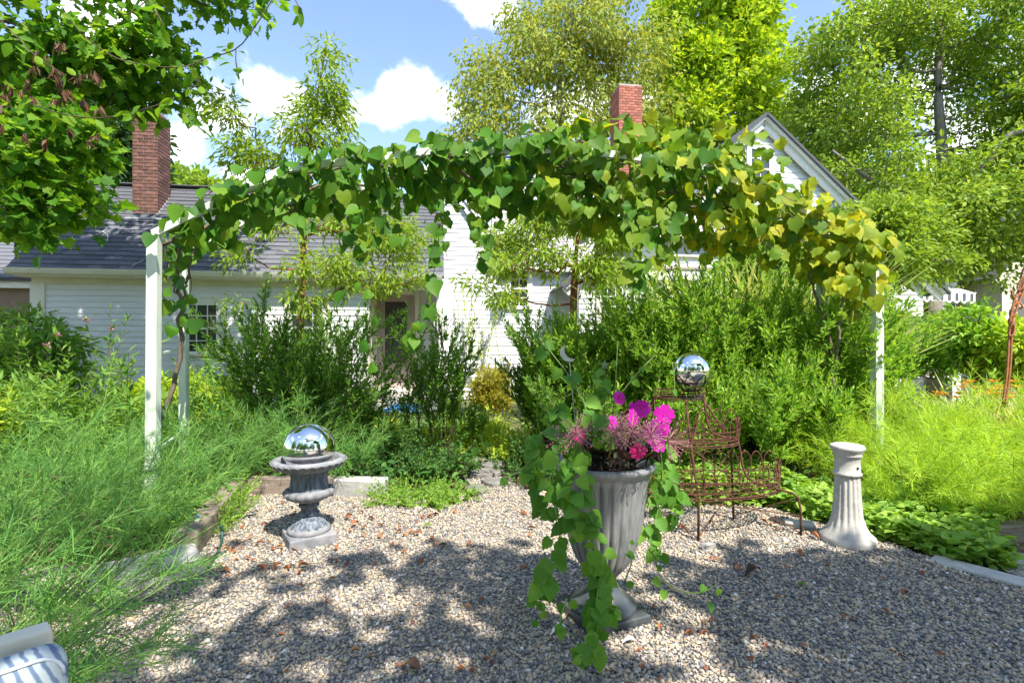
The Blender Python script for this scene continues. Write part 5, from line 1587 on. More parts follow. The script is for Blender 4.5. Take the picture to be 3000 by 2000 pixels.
# ornamental grass
def blades(name, label, cat, group, base, n, L, leafm, seed, spread=.7, r0=.2):
    g = np.random.default_rng(seed); root = thing(name, label, cat, base, group)
    a = g.uniform(0, 6.28, n); r = r0 * np.sqrt(g.random(n)); tl = spread * g.random(n) ** .8
    Pn = np.stack([base[0] + r * np.cos(a), base[1] + r * np.sin(a), np.zeros(n)], -1)
    D = np.stack([np.sin(tl) * np.cos(a), np.sin(tl) * np.sin(a), np.cos(tl)], -1)
    N_ = np.stack([-np.cos(a) * np.cos(tl), -np.sin(a) * np.cos(tl), np.sin(tl)], -1) + g.normal(0, .2, (n, 3))
    V, F = leaf_arrays(Pn, D, N_, L * (1 + g.normal(0, .15, n)), T_BLADE)
    MB().add(V, F).build('blades', M[leafm], root)
    return root


for (px, Y, L_) in ((2060, 7.4, 2.1), (2150, 7.2, 2.15), (2240, 7.3, 2.2), (2330, 7.1, 2.1), (2400, 7.2, 1.9)):
    k += 1; blades('ornamental_grass', 'tall arching silver-green grass rising behind the hedge', 'grass', 'ornamental grass clumps behind the hedge', gz(px, Y), 420, L_, 'l_grass', k, .5, .28)
for (px, Y, L_) in ((2860, 6.6, .75), (2920, 6.2, .8), (2990, 6.4, .8), (2800, 7.0, .7), (3040, 5.8, .85)):
    k += 1; r_ = blades('daylily', 'daylily clump with strappy leaves and orange flowers near the rusted sculpture', 'flower', 'daylilies on the right', gz(px, Y), 130, L_, 'l_grass', k, .8, .2)
    g = np.random.default_rng(k); b = gz(px, Y)
    for q in range(6):
        p = np.array([b.x + g.normal(0, .22), b.y + g.normal(0, .15), L_ * g.uniform(.85, 1.12)])
        mb = MB(); mb.tube([(b.x, b.y, 0), tuple(p)], .004, 4); mb.build('flower_stalk', M['greenstem'], r_)
        V, F = leaf_arrays(np.repeat(p[None], 6, 0), np.stack([np.cos(np.arange(6) * 1.047), np.sin(np.arange(6) * 1.047), np.full(6, .6)], -1), np.stack([-np.cos(np.arange(6) * 1.047), -np.sin(np.arange(6) * 1.047), np.full(6, 1.)], -1), .085, T_OVAL)
        MB().add(V, F).build('flower', M['orange'], r_)

# threadleaf bluestar: feathery mounds
def bluestar(label, group, x, y, h, n, leafm, seed, spread=.75, lean=(0, 0), side=2, per_m=105, r0=.16):
    return stem_plant('bluestar_plant', label, 'plant', group, (x, y, 0), n, h, spread, r0, leafm, 'greenstem', T_NEEDLE, .115, per_m, start=.22, ang=.85, arch=.45, side=side, sfrac=.3, sang=.55, sr=.0035, seed=seed, flat=.1, droop=.08, hvar=.15, lean=lean)


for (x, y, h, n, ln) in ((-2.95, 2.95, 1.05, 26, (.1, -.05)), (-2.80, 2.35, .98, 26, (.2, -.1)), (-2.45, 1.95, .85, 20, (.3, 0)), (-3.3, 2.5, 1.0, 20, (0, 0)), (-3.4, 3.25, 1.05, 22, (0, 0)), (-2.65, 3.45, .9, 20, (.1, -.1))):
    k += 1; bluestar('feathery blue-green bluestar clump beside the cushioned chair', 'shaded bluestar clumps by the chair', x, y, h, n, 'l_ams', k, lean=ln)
k += 1; bluestar('arching bluestar fronds spilling over the gravel behind the chair cushion', None, -1.95, 1.72, .85, 26, 'l_ams', k, lean=(.55, .25), spread=.6, r0=.2)
k += 1; bluestar('low bluestar fronds crossing the gravel in front of the stone slab', None, -2.2, 2.45, .8, 20, 'l_ams', k, lean=(.5, .1), spread=.6)
for (x, y, h, n) in ((-2.62, 4.15, .75, 18), (-2.35, 5.0, .95, 22), (-1.95, 5.15, .95, 24), (-3.35, 4.5, 1.0, 22), (-3.0, 5.3, 1.1, 24), (-2.75, 4.75, 1.0, 22), (-1.6, 5.0, .75, 14), (-3.9, 4.9, 1.0, 20)):
    k += 1; bluestar('green bluestar clump filling the bed behind the mirrored globe urn', 'bluestar clumps behind the small urn', x, y, h, n, 'l_ams', k)
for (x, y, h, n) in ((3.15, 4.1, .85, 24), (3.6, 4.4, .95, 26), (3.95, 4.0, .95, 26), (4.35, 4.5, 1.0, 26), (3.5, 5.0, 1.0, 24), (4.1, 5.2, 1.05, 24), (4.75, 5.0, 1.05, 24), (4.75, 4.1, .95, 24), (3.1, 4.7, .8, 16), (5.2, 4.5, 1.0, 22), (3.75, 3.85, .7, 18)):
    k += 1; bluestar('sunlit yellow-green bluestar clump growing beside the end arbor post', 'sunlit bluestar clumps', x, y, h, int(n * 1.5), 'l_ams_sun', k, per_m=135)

# leafy perennials on the left
g = np.random.default_rng(77)
for i in range(34):
    Y = g.uniform(5.3, 8.4); px = g.uniform(-60, 640); h = g.uniform(.6, .95)
    k += 1
    stem_plant('leafy_perennial', 'mid-green leafy perennial clump growing before the low wing' if i % 3 else 'lime-leaved perennial clump growing before the low wing', 'plant', 'green perennials in the left bed' if i % 3 else 'lime perennials in the left bed', gz(px, Y), 9, h, .35, .2, 'l_peren' if i % 3 else 'l_lime2', 'greenstem', T_LANCE, .17, 26, start=.1, ang=1.0, arch=.2, side=2, sfrac=.3, sr=.005, seed=k, droop=.15, flat=.6)
for (px, py, Y, lab, fl) in ((300, 900, 6.4, 'tall perennial with a pale pink flower head by the wing', True), (378, 985, 6.0, 'tall dark-stemmed perennial in front of the clapboards', False), (212, 1000, 6.2, 'tall perennial topped by a pink bud near the corner board', True), (405, 950, 6.1, 'tallest dark-stemmed perennial leaning beside the near arbor post', True), (105, 930, 6.6, 'tall bushy perennial before the brown annex', False)):
    k += 1; top = P(px, py, Y)
    stem_plant('tall_perennial', lab, 'plant', 'tall perennials in the left bed', gz(px, Y), 4, top.z, .12, .05, 'l_peren', 'twig', T_LANCE, .16, 24, start=.3, ang=.9, arch=.1, sr=.006, seed=k, droop=.1, flat=.6, hvar=.1, flower=('allium', 2, .04) if fl else None)
for (px, Y, py, rx, ry, lab) in ((40, 7.6, 985, 90, 70, 'rounded leafy shrub against the brown annex wall'), (110, 7.2, 1010, 90, 50, 'spreading leafy shrub beside the corner board')):
    k += 1; tree('garden_bush', lab, 'shrub', None, trunk(px, Y, [(px, py + 60, 0), (px, py, 0)]), (.03, .02, .01), [B(px, py, Y, rx, ry, .5), B(px, py + 90, Y, rx, 60, .5)], 80, 'l_peren', 'twig', T_LANCE, .15, 22, .25, k, droop=.4)
for (px, Y) in ((455, 7.6), (520, 7.9), (590, 7.8), (650, 8.0)):
    k += 1; tree('hydrangea', 'lime green hydrangea bush with creamy heads under the sash window', 'shrub', 'hydrangeas under the window', trunk(px, Y, [(px, 1180, 0), (px, 1130, 0)]), (.03, .02, .01), [B(px, 1150, Y, 45, 35, .35), B(px, 1200, Y, 50, 40, .35)], 50, 'l_lime2', 'twig', T_OVAL, .13, 22, .2, k)
# plants round the path
for (px, Y) in ((1380, 6.3), (1440, 6.1), (1490, 6.0), (1330, 6.2), (1420, 7.4), (1270, 6.8), (1160, 6.6)):
    k += 1; stem_plant('lime_mound', 'sunny lime-green leafy mound filling the gap beside the slate path', 'plant', 'lime mounds beside the path', gz(px, Y), 30, .36, .8, .2, 'l_lime2', 'greenstem', T_LANCE, .12, 44, start=.1, ang=.9, arch=.4, sr=.003, seed=k, droop=.1, flat=.6)
k += 1; tree('gold_shrub', 'small golden yellow shrub against the white clapboards', 'shrub', None, trunk(1440, 8.2, [(1440, 1180, 0), (1440, 1140, 0)]), (.03, .02, .01), [B(1440, 1135, 8.2, 48, 48, .35), B(1435, 1175, 8.2, 45, 30, .3)], 80, 'l_gold', 'twig', T_NARROW, .085, 46, .16, k, droop=-.3)
for (px, Y, h, lm, lab) in ((1390, 7.1, .42, 'l_lime2', 'lime-leaved perennial below the golden shrub'), (1450, 6.8, .40, 'l_lime2', 'lime-leaved perennial at the head of the slate path'), (1340, 6.9, .38, 'l_peren', 'green perennial beside the slate path head'), (1500, 6.5, .40, 'l_lime2', 'lime-leaved perennial against the hedge by the path'), (1110, 7.0, .35, 'l_lime2', 'yellowish low plants showing between the shrub stems'), (1010, 7.4, .4, 'l_lime2', 'yellowish low plants before the porch step')):
    k += 1; stem_plant('low_perennial', lab, 'plant', None, gz(px, Y), 26, h, .8, .22, lm, 'greenstem', T_LANCE, .14, 34, start=.15, ang=.9, arch=.4, sr=.003, seed=k, droop=.1, flat=.6)
for (x, y, h, r, lab) in ((.28, 4.95, .34, .22, 'dark small-leaved shrublet on the right of the slate path'), (.42, 5.35, .38, .28, 'dark glossy shrublet behind the slate path bend'), (-.75, 5.15, .36, .25, 'dark small-leaved shrublet on the left of the slate path'), (-1.2, 5.1, .42, .28, 'dark leafy mound behind the concrete edging block'), (-1.2, 5.5, .4, .3, 'taller dark leafy mound under the upright shrubs'), (.75, 4.9, .35, .25, 'dark leafy mound between the tall pot and the hedge')):
    k += 1; stem_plant('low_shrub', lab, 'shrub', None, (x, y, 0), 46, h, .9, r, 'l_cover', 'darkstem', T_OVAL, .042, 95, start=.1, ang=.9, arch=.3, side=2, sfrac=.35, sr=.003, seed=k, flat=.5)
for (x, y, r) in ((-1.0, 4.42, .2), (-.72, 4.36, .22), (-.5, 4.48, .16), (-.85, 4.6, .2)):
    k += 1; stem_plant('sedum_mound', 'low chartreuse mound spilling from the bed onto the gravel', 'plant', 'chartreuse mounds by the path', (x, y, 0), 70, .17, 1.0, r, 'l_ivy', 'greenstem', T_OVAL, .026, 190, start=.05, ang=.9, arch=.4, sr=.002, seed=k, flat=.5)
for (x, y, h) in ((-2.28, 3.9, .24), (-2.4, 4.2, .28), (-2.2, 3.65, .2), (-2.5, 3.75, .3)):
    k += 1; stem_plant('herb_mound', 'soft bright herb mound along the weathered timber', 'plant', 'herbs along the timber edging', (x, y, 0), 46, h, .8, .16, 'l_ivy', 'greenstem', T_NARROW, .045, 150, start=.1, ang=.7, arch=.3, sr=.002, seed=k)
# ground cover: ivy-like leaves on the right and small cover through the beds
def cover(name, label, pts, size, leafm, tmpl, zmax, seed):
    g = np.random.default_rng(seed); n = len(pts)
    D = rdir(n, g) * np.array([1, 1, .35]) + np.array([0, 0, .1])
    N_ = rdir(n, g) * .55 + np.array([0, 0, 1.0])
    V, F = leaf_arrays(np.column_stack([pts, g.random(n) ** 1.3 * zmax + .01]), D, N_, size * (1 + g.normal(0, .25, n)), tmpl)
    o = MB().add(V, F).build(name, M[leafm], None)
    return tag(o, label, 'ground cover', kind='stuff')


g = np.random.default_rng(8)
q = np.column_stack([g.uniform(2.0, 4.2, 16000), g.uniform(3.05, 4.6, 16000)])
ok = inside([(2.42, 3.62), (2.75, 3.12), (3.0, 3.0), (3.15, 3.35), (3.6, 3.75), (3.4, 4.4), (2.5, 4.6), (2.0, 4.5), (2.2, 4.1)], q[:, 0], q[:, 1])
cover('ivy_ground_cover', 'bright round-leaved ground cover spilling beside the stone column', q[ok], .046, 'l_ivy', T_HEART, .15, 9)
q = np.column_stack([g.uniform(1.0, 2.4, 5000), g.uniform(4.25, 5.0, 5000)])
cover('leafy_ground_cover', 'leafy green cover under the hedge behind the wire stand', q, .07, 'l_ivy', T_OVAL, .26, 10)
q = np.column_stack([g.uniform(-7, -.4, 16000), g.uniform(3.2, 8.6, 16000)]); ok = inside(BED, q[:, 0], q[:, 1])
cover('bed_ground_cover', 'low mixed green cover filling the left planting bed', q[ok], .075, 'l_cover', T_OVAL, .20, 11)
q = np.column_stack([g.uniform(.2, 7.5, 14000), g.uniform(4.6, 9.2, 14000)]); ok = inside(BED, q[:, 0], q[:, 1])
cover('bed_ground_cover', 'low mixed green cover filling the right planting bed', q[ok], .085, 'l_peren', T_OVAL, .24, 12)
q = np.column_stack([g.uniform(-7, 3, 7000), g.uniform(3.0, 6.2, 7000)]); ok = inside(BED, q[:, 0], q[:, 1])
cover('leaf_litter', 'brown leaf litter lying on the bed soil', q[ok], .06, 'l_litter', T_OVAL, .01, 13)
# flowering border of mixed greens at the far right
for i in range(10):
    Y = g.uniform(6.2, 8.2); px = g.uniform(2560, 3060); k += 1
    stem_plant('border_perennial', 'mixed yellow-green border plant beyond the bluestar', 'plant', 'border plants on the right', gz(px, Y), 12, g.uniform(.6, .95), .45, .22, ('l_lime2', 'l_hedge', 'l_ivy')[i % 3], 'greenstem', T_LANCE, .14, 32, start=.1, ang=.95, arch=.3, sr=.004, seed=k, flat=.5)
# climbing vine on the clapboards
g = np.random.default_rng(90)
root = thing('wall_climber', 'thin yellow-green climber trained up the white clapboard wall', 'vine', P(1420, 1080, 12.0))
allp = []
for s_ in range(8):
    x = 1335 + s_ * 18; pts = [P(x + g.normal(0, 16), y_, 11.95) for y_ in (1080, 1000, 920, 850 + g.uniform(-40, 60))]; allp.append(curve(pts, 10))
mb = MB()
for p in allp: mb.tube(p, .005, 4)
mb.build('stems', M['twig'], root)
V, F = leaves_along(allp, 44, .1, .085, 1.1, T_OVAL, g); MB().add(V, F).build('foliage', M['l_lime2'], root)
# hanging basket flower by the eave
hb = P(1497, 790, 11.9); root = thing('hanging_basket', 'hanging basket with a pink flower under the eave', 'basket', hb - Vector((0, 0, .25)))
V, F = lathe([(.02, -.2), (.12, -.14), (.16, 0), (.15, .01)], 16); put('bowl', V, F, 'timber', root, True, hb)
mb = MB()
for a in (0, 2.1, 4.2): mb.tube([hb + Vector((.15 * math.cos(a), .15 * math.sin(a), 0)), hb + Vector((0, 0, .5))], .004, 4)
mb.build('chain', M['iron'], root)
V, F = leaf_arrays(np.array(hb) + g.normal(0, .09, (60, 3)) + np.array([0, 0, .05]), rdir(60, g), rdir(60, g), .1, T_OVAL); MB().add(V, F).build('foliage', M['l_shrub'], root)
V, F = leaf_arrays(np.array(hb) + g.normal(0, .07, (30, 3)) + np.array([0, -.1, .08]), rdir(30, g), rdir(30, g), .08, T_OVAL); MB().add(V, F).build('flower', M['petal'], root)
# ------------------------------------------------------------------ the vine on the arbor
g = np.random.default_rng(123)
vine = thing('arbor_vine', 'heart-leaved vine rambling over the painted arbor, yellowing at one end', 'vine', (-2.95, 4.6, 0))


def ap(t, s, dz=0.0, out=0.0):
    """point on the arbor roof: t along, s 0 near rail .. 1 far rail"""
    a, b = arch_pt(0, t), arch_pt(1, t)
    p = a + (b - a) * s
    return np.array([p.x, p.y - out, p.z + dz])


# woody stems: trunks and the tangle on the roof
def wood(pts, r0, r1, name='stem', n=26, j=.012):
    c = curve(pts, n); c += g.normal(0, j, c.shape)
    MB().tube(c, np.linspace(r0, r1, n), 6, True).build(name, M['vinewood'], vine, True)


wood([P(470, 1240, 4.6), P(500, 1150, 4.6), P(528, 1010, 4.6), P(528, 900, 4.6), P(520, 820, 4.55), P(530, 740, 4.5), P(540, 690, 4.45)], .022, .014, 'main_stem')
wood([P(528, 900, 4.62), P(548, 830, 4.6), P(560, 760, 4.6), P(580, 690, 4.6)], .012, .008)
wood([P(515, 860, 4.55), P(500, 790, 4.5), P(480, 720, 4.45)], .009, .006)
wood([PG(2478, 1330, .02) + Vector((0, 1.0, 0)), P(2440, 1230, 4.95), P(2445, 1120, 4.95), P(2448, 1050, 4.95), P(2458, 980, 4.95), P(2470, 890, 4.95), P(2500, 800, 4.95)], .02, .012, 'main_stem')
wood([P(2448, 1055, 4.97), P(2430, 990, 5.0), P(2412, 930, 5.05), P(2385, 850, 5.05), P(2372, 760, 5.05), P(2378, 700, 5.1)], .014, .008)
for s0, t0, t1, dz in ((.2, .0, .55, -.03), (.6, .0, .6, -.06), (.4, .3, .75, -.10), (.3, 1.0, .45, -.05), (.7, 1.0, .5, -.06), (.1, .35, .95, -.02), (.5, .15, .5, -.18), (.5, .9, .5, -.16), (.3, .55, .85, -.2)):
    pts = [ap(t, np.clip(s0 + g.normal(0, .16), 0, 1), dz + g.normal(0, .06)) for t in np.linspace(t0, t1, 9)]
    wood(pts, .016, .006, n=40, j=.015)
for i in range(26):
    t = g.uniform(.05, .97); a = ap(t, g.random(), g.uniform(-.05, .05))
    b = a + np.array([g.normal(0, .25), g.normal(0, .2), -g.uniform(.1, .4)]); wood([a, (a + b) / 2 + g.normal(0, .06, 3), b], .006, .003, n=10, j=.008)

leafP, leafD, leafN, leafS, leafC = [], [], [], [], []


def put_leaf(p, d, n_, s, c):
    leafP.append(p); leafD.append(d); leafN.append(n_); leafS.append(s); leafC.append(c)


def colour(t):
    r = g.random()
    if t > .90: return 2 if r < .8 else 1
    if t > .74: return 2 if r < .45 else 1
    if t > .50: return 1 if r < .55 else (0 if r < .93 else 2)
    return 0 if r < .88 else 1


def thick(t):
    return float(np.interp(t, [0, .08, .2, .33, .42, .5, .6, .7, .8, .88, .95, 1], [.10, .17, .26, .30, .32, .42, .52, .52, .50, .36, .28, .25]))


def densf(t):
    return float(np.interp(t, [0, .06, .15, .4, .5, .8, .9, 1], [.3, .5, .72, .8, 1.3, 1.35, .9, .8]))


cnt = 0
while cnt < 1900:
    t = g.uniform(-.01, 1.02)
    if g.random() > densf(np.clip(t, 0, 1)) / 1.35: continue
    tt = float(np.clip(t, 0, 1)); th = thick(tt)
    s = g.uniform(-.12, 1.1)
    dz = g.uniform(-1.0, float(np.interp(tt, [0, .3, .45, .55, .62, .72, .8, .95], [.5, .5, .35, .8, .6, .95, 1.05, .6]))) * th
    p = ap(tt, s, dz) + np.array([(t - tt) * 6 + g.normal(0, .03), g.normal(0, .05), 0])
    out = np.array([g.normal(0, .5), -.55 + 1.0 * (s > .8) + g.normal(0, .45), g.uniform(-.1, .9) if dz > 0 else g.uniform(-.3, .5)])
    d = np.array([g.normal(0, .45), g.normal(-.15, .4), -1.0 if dz < .1 else g.normal(-.3, .5)])
    put_leaf(p, d, out, g.uniform(.09, .165), colour(tt)); cnt += 1
# leaves lapping over both rails
for i in range(380):
    t = g.uniform(.03, .99)
    if t < .36 and g.random() < .35: continue
    if .37 < t < .44 and g.random() < .75: continue
    s = g.choice([-.06, .0, .05, 1.0]) + g.normal(0, .04)
    p = ap(t, s, g.uniform(-.10, .13)) + np.array([0, -.04 if s < .5 else .02, 0])
    put_leaf(p, np.array([g.normal(0, .6), g.normal(-.3, .3), -.8 + g.normal(0, .3)]), np.array([g.normal(0, .4), -.8, g.uniform(.1, .9)]), g.uniform(.09, .16), colour(t))
# hanging strands
strands = [([(1270, 560), (1285, 700), (1270, 800), (1245, 900), (1210, 960), (1200, 1030)], 4.5, 18), ([(1430, 560), (1440, 650), (1425, 740), (1420, 770)], 4.4, 12), ([(1290, 620), (1300, 680), (1310, 760)], 4.5, 9), ([(1880, 560), (1900, 650), (1860, 760), (1840, 830)], 4.5, 22),
           ([(1950, 600), (1960, 680), (1940, 770)], 4.5, 16), ([(1820, 560), (1840, 640), (1850, 700)], 4.5, 14), ([(2180, 600), (2200, 660), (2250, 720), (2300, 740)], 4.7, 16), ([(1100, 620), (1080, 720), (1050, 780)], 4.5, 8), ([(1040, 600), (1030, 680), (1010, 720)], 4.4, 8),
           ([(820, 590), (880, 640), (900, 660)], 4.4, 7), ([(1000, 840), (1085, 860), (1085, 1000), (1090, 1100)], 4.6, 6), ([(1380, 550), (1400, 640), (1380, 690)], 4.4, 10), ([(1690, 520), (1700, 600), (1680, 640)], 4.5, 10), ([(480, 720), (490, 800), (470, 850), (500, 900)], 4.4, 7),
           ([(540, 740), (560, 830), (545, 900), (530, 980)], 4.5, 9), ([(530, 960), (560, 930), (575, 960)], 4.4, 4), ([(1130, 600), (1170, 680), (1150, 720)], 4.5, 7)]
for pts, Y, m in strands:
    c = curve([P(x, y_, Y + g.normal(0, .04)) for x, y_ in pts], 20)
    MB().tube(c, .003, 4).build('tendril', M['twig'], vine, True)
    tmid = np.clip((c[:, 0].mean() + 2.92) / 6.4, 0, 1)
    for q in range(m):
        i = int((q + g.random()) / m * 19)
        put_leaf(c[i] + g.normal(0, .035, 3), np.array([g.normal(0, .6), g.normal(-.2, .3), -.8]), np.array([g.normal(0, .5), -1.0, g.uniform(0, .8)]), g.uniform(.08, .145), colour(tmid) if tmid < .7 else 1 + int(g.random() < .35))
# the yellow cluster over the end posts
for i in range(170):
    px = g.normal(2500, 55); py = g.normal(770, 85); Y = g.uniform(4.65, 5.5)
    if py < 610 or py > 950 or px < 2360 or px > 2625: continue
    if py > 860 and abs(px - 2520) > 50: continue
    put_leaf(np.array(P(px, py, Y)), np.array([g.normal(0, .5), g.normal(-.2, .4), -.9]), np.array([g.normal(0, .5), -1.0, g.uniform(0, .8)]), g.uniform(.09, .16), 2 if g.random() < .7 else 1)
for i in range(60):
    t = g.uniform(.84, 1.0); put_leaf(ap(t, g.uniform(-.1, 1.1), g.uniform(-.05, .22)), np.array([g.normal(0, .5), g.normal(-.2, .4), -.5]), np.array([g.normal(0, .5), -.8, g.uniform(0, .9)]), g.uniform(.09, .15), 2)
leafP, leafD, leafN, leafS, leafC = map(np.array, (leafP, leafD, leafN, leafS, leafC))
vm = [M['l_vine'], M['l_vine_mid'], M['l_vine_yel']]
shapes = [T_HEART, T_HEART2, T_GRAPE]
lib = [[raw_mesh('leaf', tv, tf, vm[c], True) for tv, tf in shapes] for c in range(3)]


def leaf_object(me, p, d, n_, s, parent):
    d = nrm(d); w = nrm(np.cross(n_, d)); u = np.cross(d, w)
    mt = Matrix(((d[0], w[0], u[0], p[0]), (d[1], w[1], u[1], p[1]), (d[2], w[2], u[2], p[2]), (0, 0, 0, 1)))
    o = bpy.data.objects.new('leaf', me)
    link(o, parent)
    o.matrix_basis = mt @ Matrix.Scale(float(s), 4)
    return o


# the leaves that show largest are pieces of their own
vis = leafS / leafP[:, 1] + .008 * (leafP[:, 2] < 2.9) * 0
facing = np.abs(nrm(leafN)[:, 1])
order = np.argsort(-(vis * (.5 + facing) - .03 * (leafP[:, 1] - 4.3)))
for i in order[:300]:
    si = int(i) % 2 if leafC[i] == 0 else int(i) % 3
    leaf_object(lib[leafC[i]][si], leafP[i], leafD[i], leafN[i], leafS[i], vine)
rest = order[300:]
for c in range(3):
    q = rest[leafC[rest] == c]
    V, F = leaf_arrays(leafP[q], leafD[q], leafN[q], leafS[q], T_HEART if c == 0 else T_GRAPE)
    o = MB().add(V, F).build('leaf_mass', M[('l_vine', 'l_vine_mid', 'l_vine_yel')[c]], vine, True); o['kind'] = 'stuff'

# ------------------------------------------------------------------ planting in the tall pot
g = np.random.default_rng(321)
trail = thing('trailing_plant', 'trailing green plant with toothed leaves cascading down the tall pot', 'plant', TC + Vector((0, 0, .74)))
plm = [raw_mesh('leaf', *T_POT, M['l_pot'], True), raw_mesh('leaf', *fan_leaf(POTLEAF, .22, .05), M['l_pot'], True)]
tr = [([(1700, 1330, 2.4), (1650, 1290, 2.3), (1610, 1400, 2.25), (1640, 1560, 2.25), (1610, 1650, 2.25), (1585, 1740, 2.25), (1600, 1800, 2.2)], 30), ([(1720, 1330, 2.35), (1690, 1350, 2.22), (1720, 1450, 2.22), (1740, 1560, 2.24), (1760, 1660, 2.26), (1770, 1760, 2.24), (1820, 1790, 2.2)], 34),
      ([(1700, 1320, 2.4), (1600, 1260, 2.35), (1560, 1340, 2.35), (1570, 1450, 2.35), (1640, 1520, 2.3)], 26), ([(1770, 1620, 2.26), (1750, 1740, 2.2), (1740, 1830, 2.1), (1720, 1900, 2.05), (1690, 1920, 2.0)], 22), ([(1690, 1330, 2.3), (1660, 1400, 2.24), (1690, 1500, 2.22), (1680, 1580, 2.22)], 20),
      ([(1900, 1330, 2.55), (1930, 1300, 2.5), (1940, 1400, 2.48), (1925, 1500, 2.48), (1905, 1580, 2.48), (1920, 1620, 2.48)], 24), ([(1910, 1340, 2.6), (1960, 1380, 2.55), (1970, 1460, 2.55), (1950, 1540, 2.55)], 18), ([(1920, 1620, 2.48), (1930, 1680, 2.45), (1970, 1720, 2.4), (2040, 1735, 2.35), (2090, 1715, 2.33), (2095, 1690, 2.32)], 7),
      ([(1600, 1300, 2.35), (1500, 1390, 2.3), (1430, 1330, 2.3), (1405, 1270, 2.32)], 6), ([(1700, 1290, 2.4), (1720, 1230, 2.4), (1700, 1150, 2.42), (1660, 1090, 2.45), (1600, 1010, 2.5), (1560, 930, 2.5)], 12), ([(1740, 1280, 2.5), (1740, 1200, 2.5), (1770, 1130, 2.5), (1740, 1090, 2.5)], 14), ([(1680, 1280, 2.45), (1640, 1200, 2.45), (1600, 1240, 2.4)], 14),
      ([(1790, 1260, 2.5), (1800, 1160, 2.5), (1810, 1000, 2.52)], 4), ([(1820, 1150, 2.5), (1870, 1090, 2.5), (1920, 1040, 2.5)], 5), ([(1950, 1260, 2.5), (1975, 1150, 2.5), (1970, 1060, 2.5)], 3), ([(1830, 1700, 2.3), (1850, 1640, 2.25), (1835, 1590, 2.25)], 5), ([(1660, 1750, 2.2), (1640, 1830, 2.15), (1680, 1860, 2.1)], 6), ([(1780, 1290, 2.4), (1750, 1250, 2.35), (1720, 1200, 2.38)], 12)]
for pts, m in tr:
    c = curve([P(*q) for q in pts], 30)
    c[:, 2] = np.maximum(c[:, 2], .012)
    MB().tube(c, np.linspace(.0035, .002, 30), 5).build('runner', M['greenstem'], trail, True)
    m = int(m * 1.25) if m > 10 else m
    for q in range(m):
        f = (q + g.random() * .8) / m; i = min(29, int(f * 29))
        p = c[i] + g.normal(0, .018, 3); p[2] = max(p[2], .02)
        d = np.array([g.normal(0, .7), g.normal(-.35, .4), -.7 if p[2] > .1 else g.normal(0, .2)]); 
        n_ = np.array([g.normal(0, .4), -.9, g.uniform(.2, 1.1)])
        leaf_object(plm[q % 2], p, d, n_, g.uniform(.048, .092) * (1.0 if f < .9 else .6) * (.55 if m < 8 else 1), trail)
# busy lizzie: dark leaves and magenta flowers
imp = thing('magenta_impatiens', 'magenta impatiens flowering over dark leaves in the tall pot', 'flower', TC + Vector((.1, 0, .74)))
mb = MB()
stems_ = []
for i in range(22):
    a = g.uniform(0, 6.28); r = .16 * math.sqrt(g.random()); b = np.array([TC.x + .05 + r * math.cos(a), TC.y + r * math.sin(a), .74])
    e = b + np.array([g.normal(.03, .05), g.normal(-.03, .05), g.uniform(.06, .17)]); mb.tube([b, e], .004, 4); stems_.append(np.array([b, (b + e) / 2, e]))
mb.build('stems', M['darkstem'], imp)
V, F = leaves_along(stems_, 95, .2, .085, 1.0, T_OVAL, g, flat=.6); MB().add(V, F).build('foliage', M['l_wine'], imp)
petal = fan_leaf([(0, 0), (.25, .2), (.55, .42), (.85, .44), (1.02, .25), (.92, 0)], .05, .12)
pm_ = [raw_mesh('petal', *petal, M['petal'], True), raw_mesh('petal', *petal, M['petal2'], True)]
fl = [(1745, 1245, 2.36, 0, .036), (1880, 1195, 2.42, 0, .042), (1945, 1215, 2.42, 0, .046), (1932, 1255, 2.36, 0, .05), (1910, 1275, 2.34, 0, .046), (1852, 1225, 2.36, 0, .04), (1870, 1320, 2.30, 1, .038), (1812, 1165, 2.44, 0, .034), (1695, 1275, 2.36, 1, .04), (1860, 1195, 2.45, 0, .03), (1790, 1240, 2.4, 0, .036), (1925, 1300, 2.33, 0, .04)]
for (px, py, Y, c, s) in fl:
    p = np.array(P(px, py, Y)); ax = nrm(np.array([g.normal(.1, .35), -1, g.uniform(.1, .6)])); e1 = nrm(np.cross(ax, [0, 0, 1.])); e2 = np.cross(ax, e1); a0 = g.uniform(0, 1.2)
    hub = MB().sphere(tuple(p), .006, 8, 5).build('flower', M['petal2'], imp, True)
    for q in range(5):
        a = a0 + q * 1.2566; d = e1 * math.cos(a) + e2 * math.sin(a) + ax * .18
        leaf_object(pm_[c], p, d, ax + g.normal(0, .1, 3), s * g.uniform(.9, 1.1), hub)
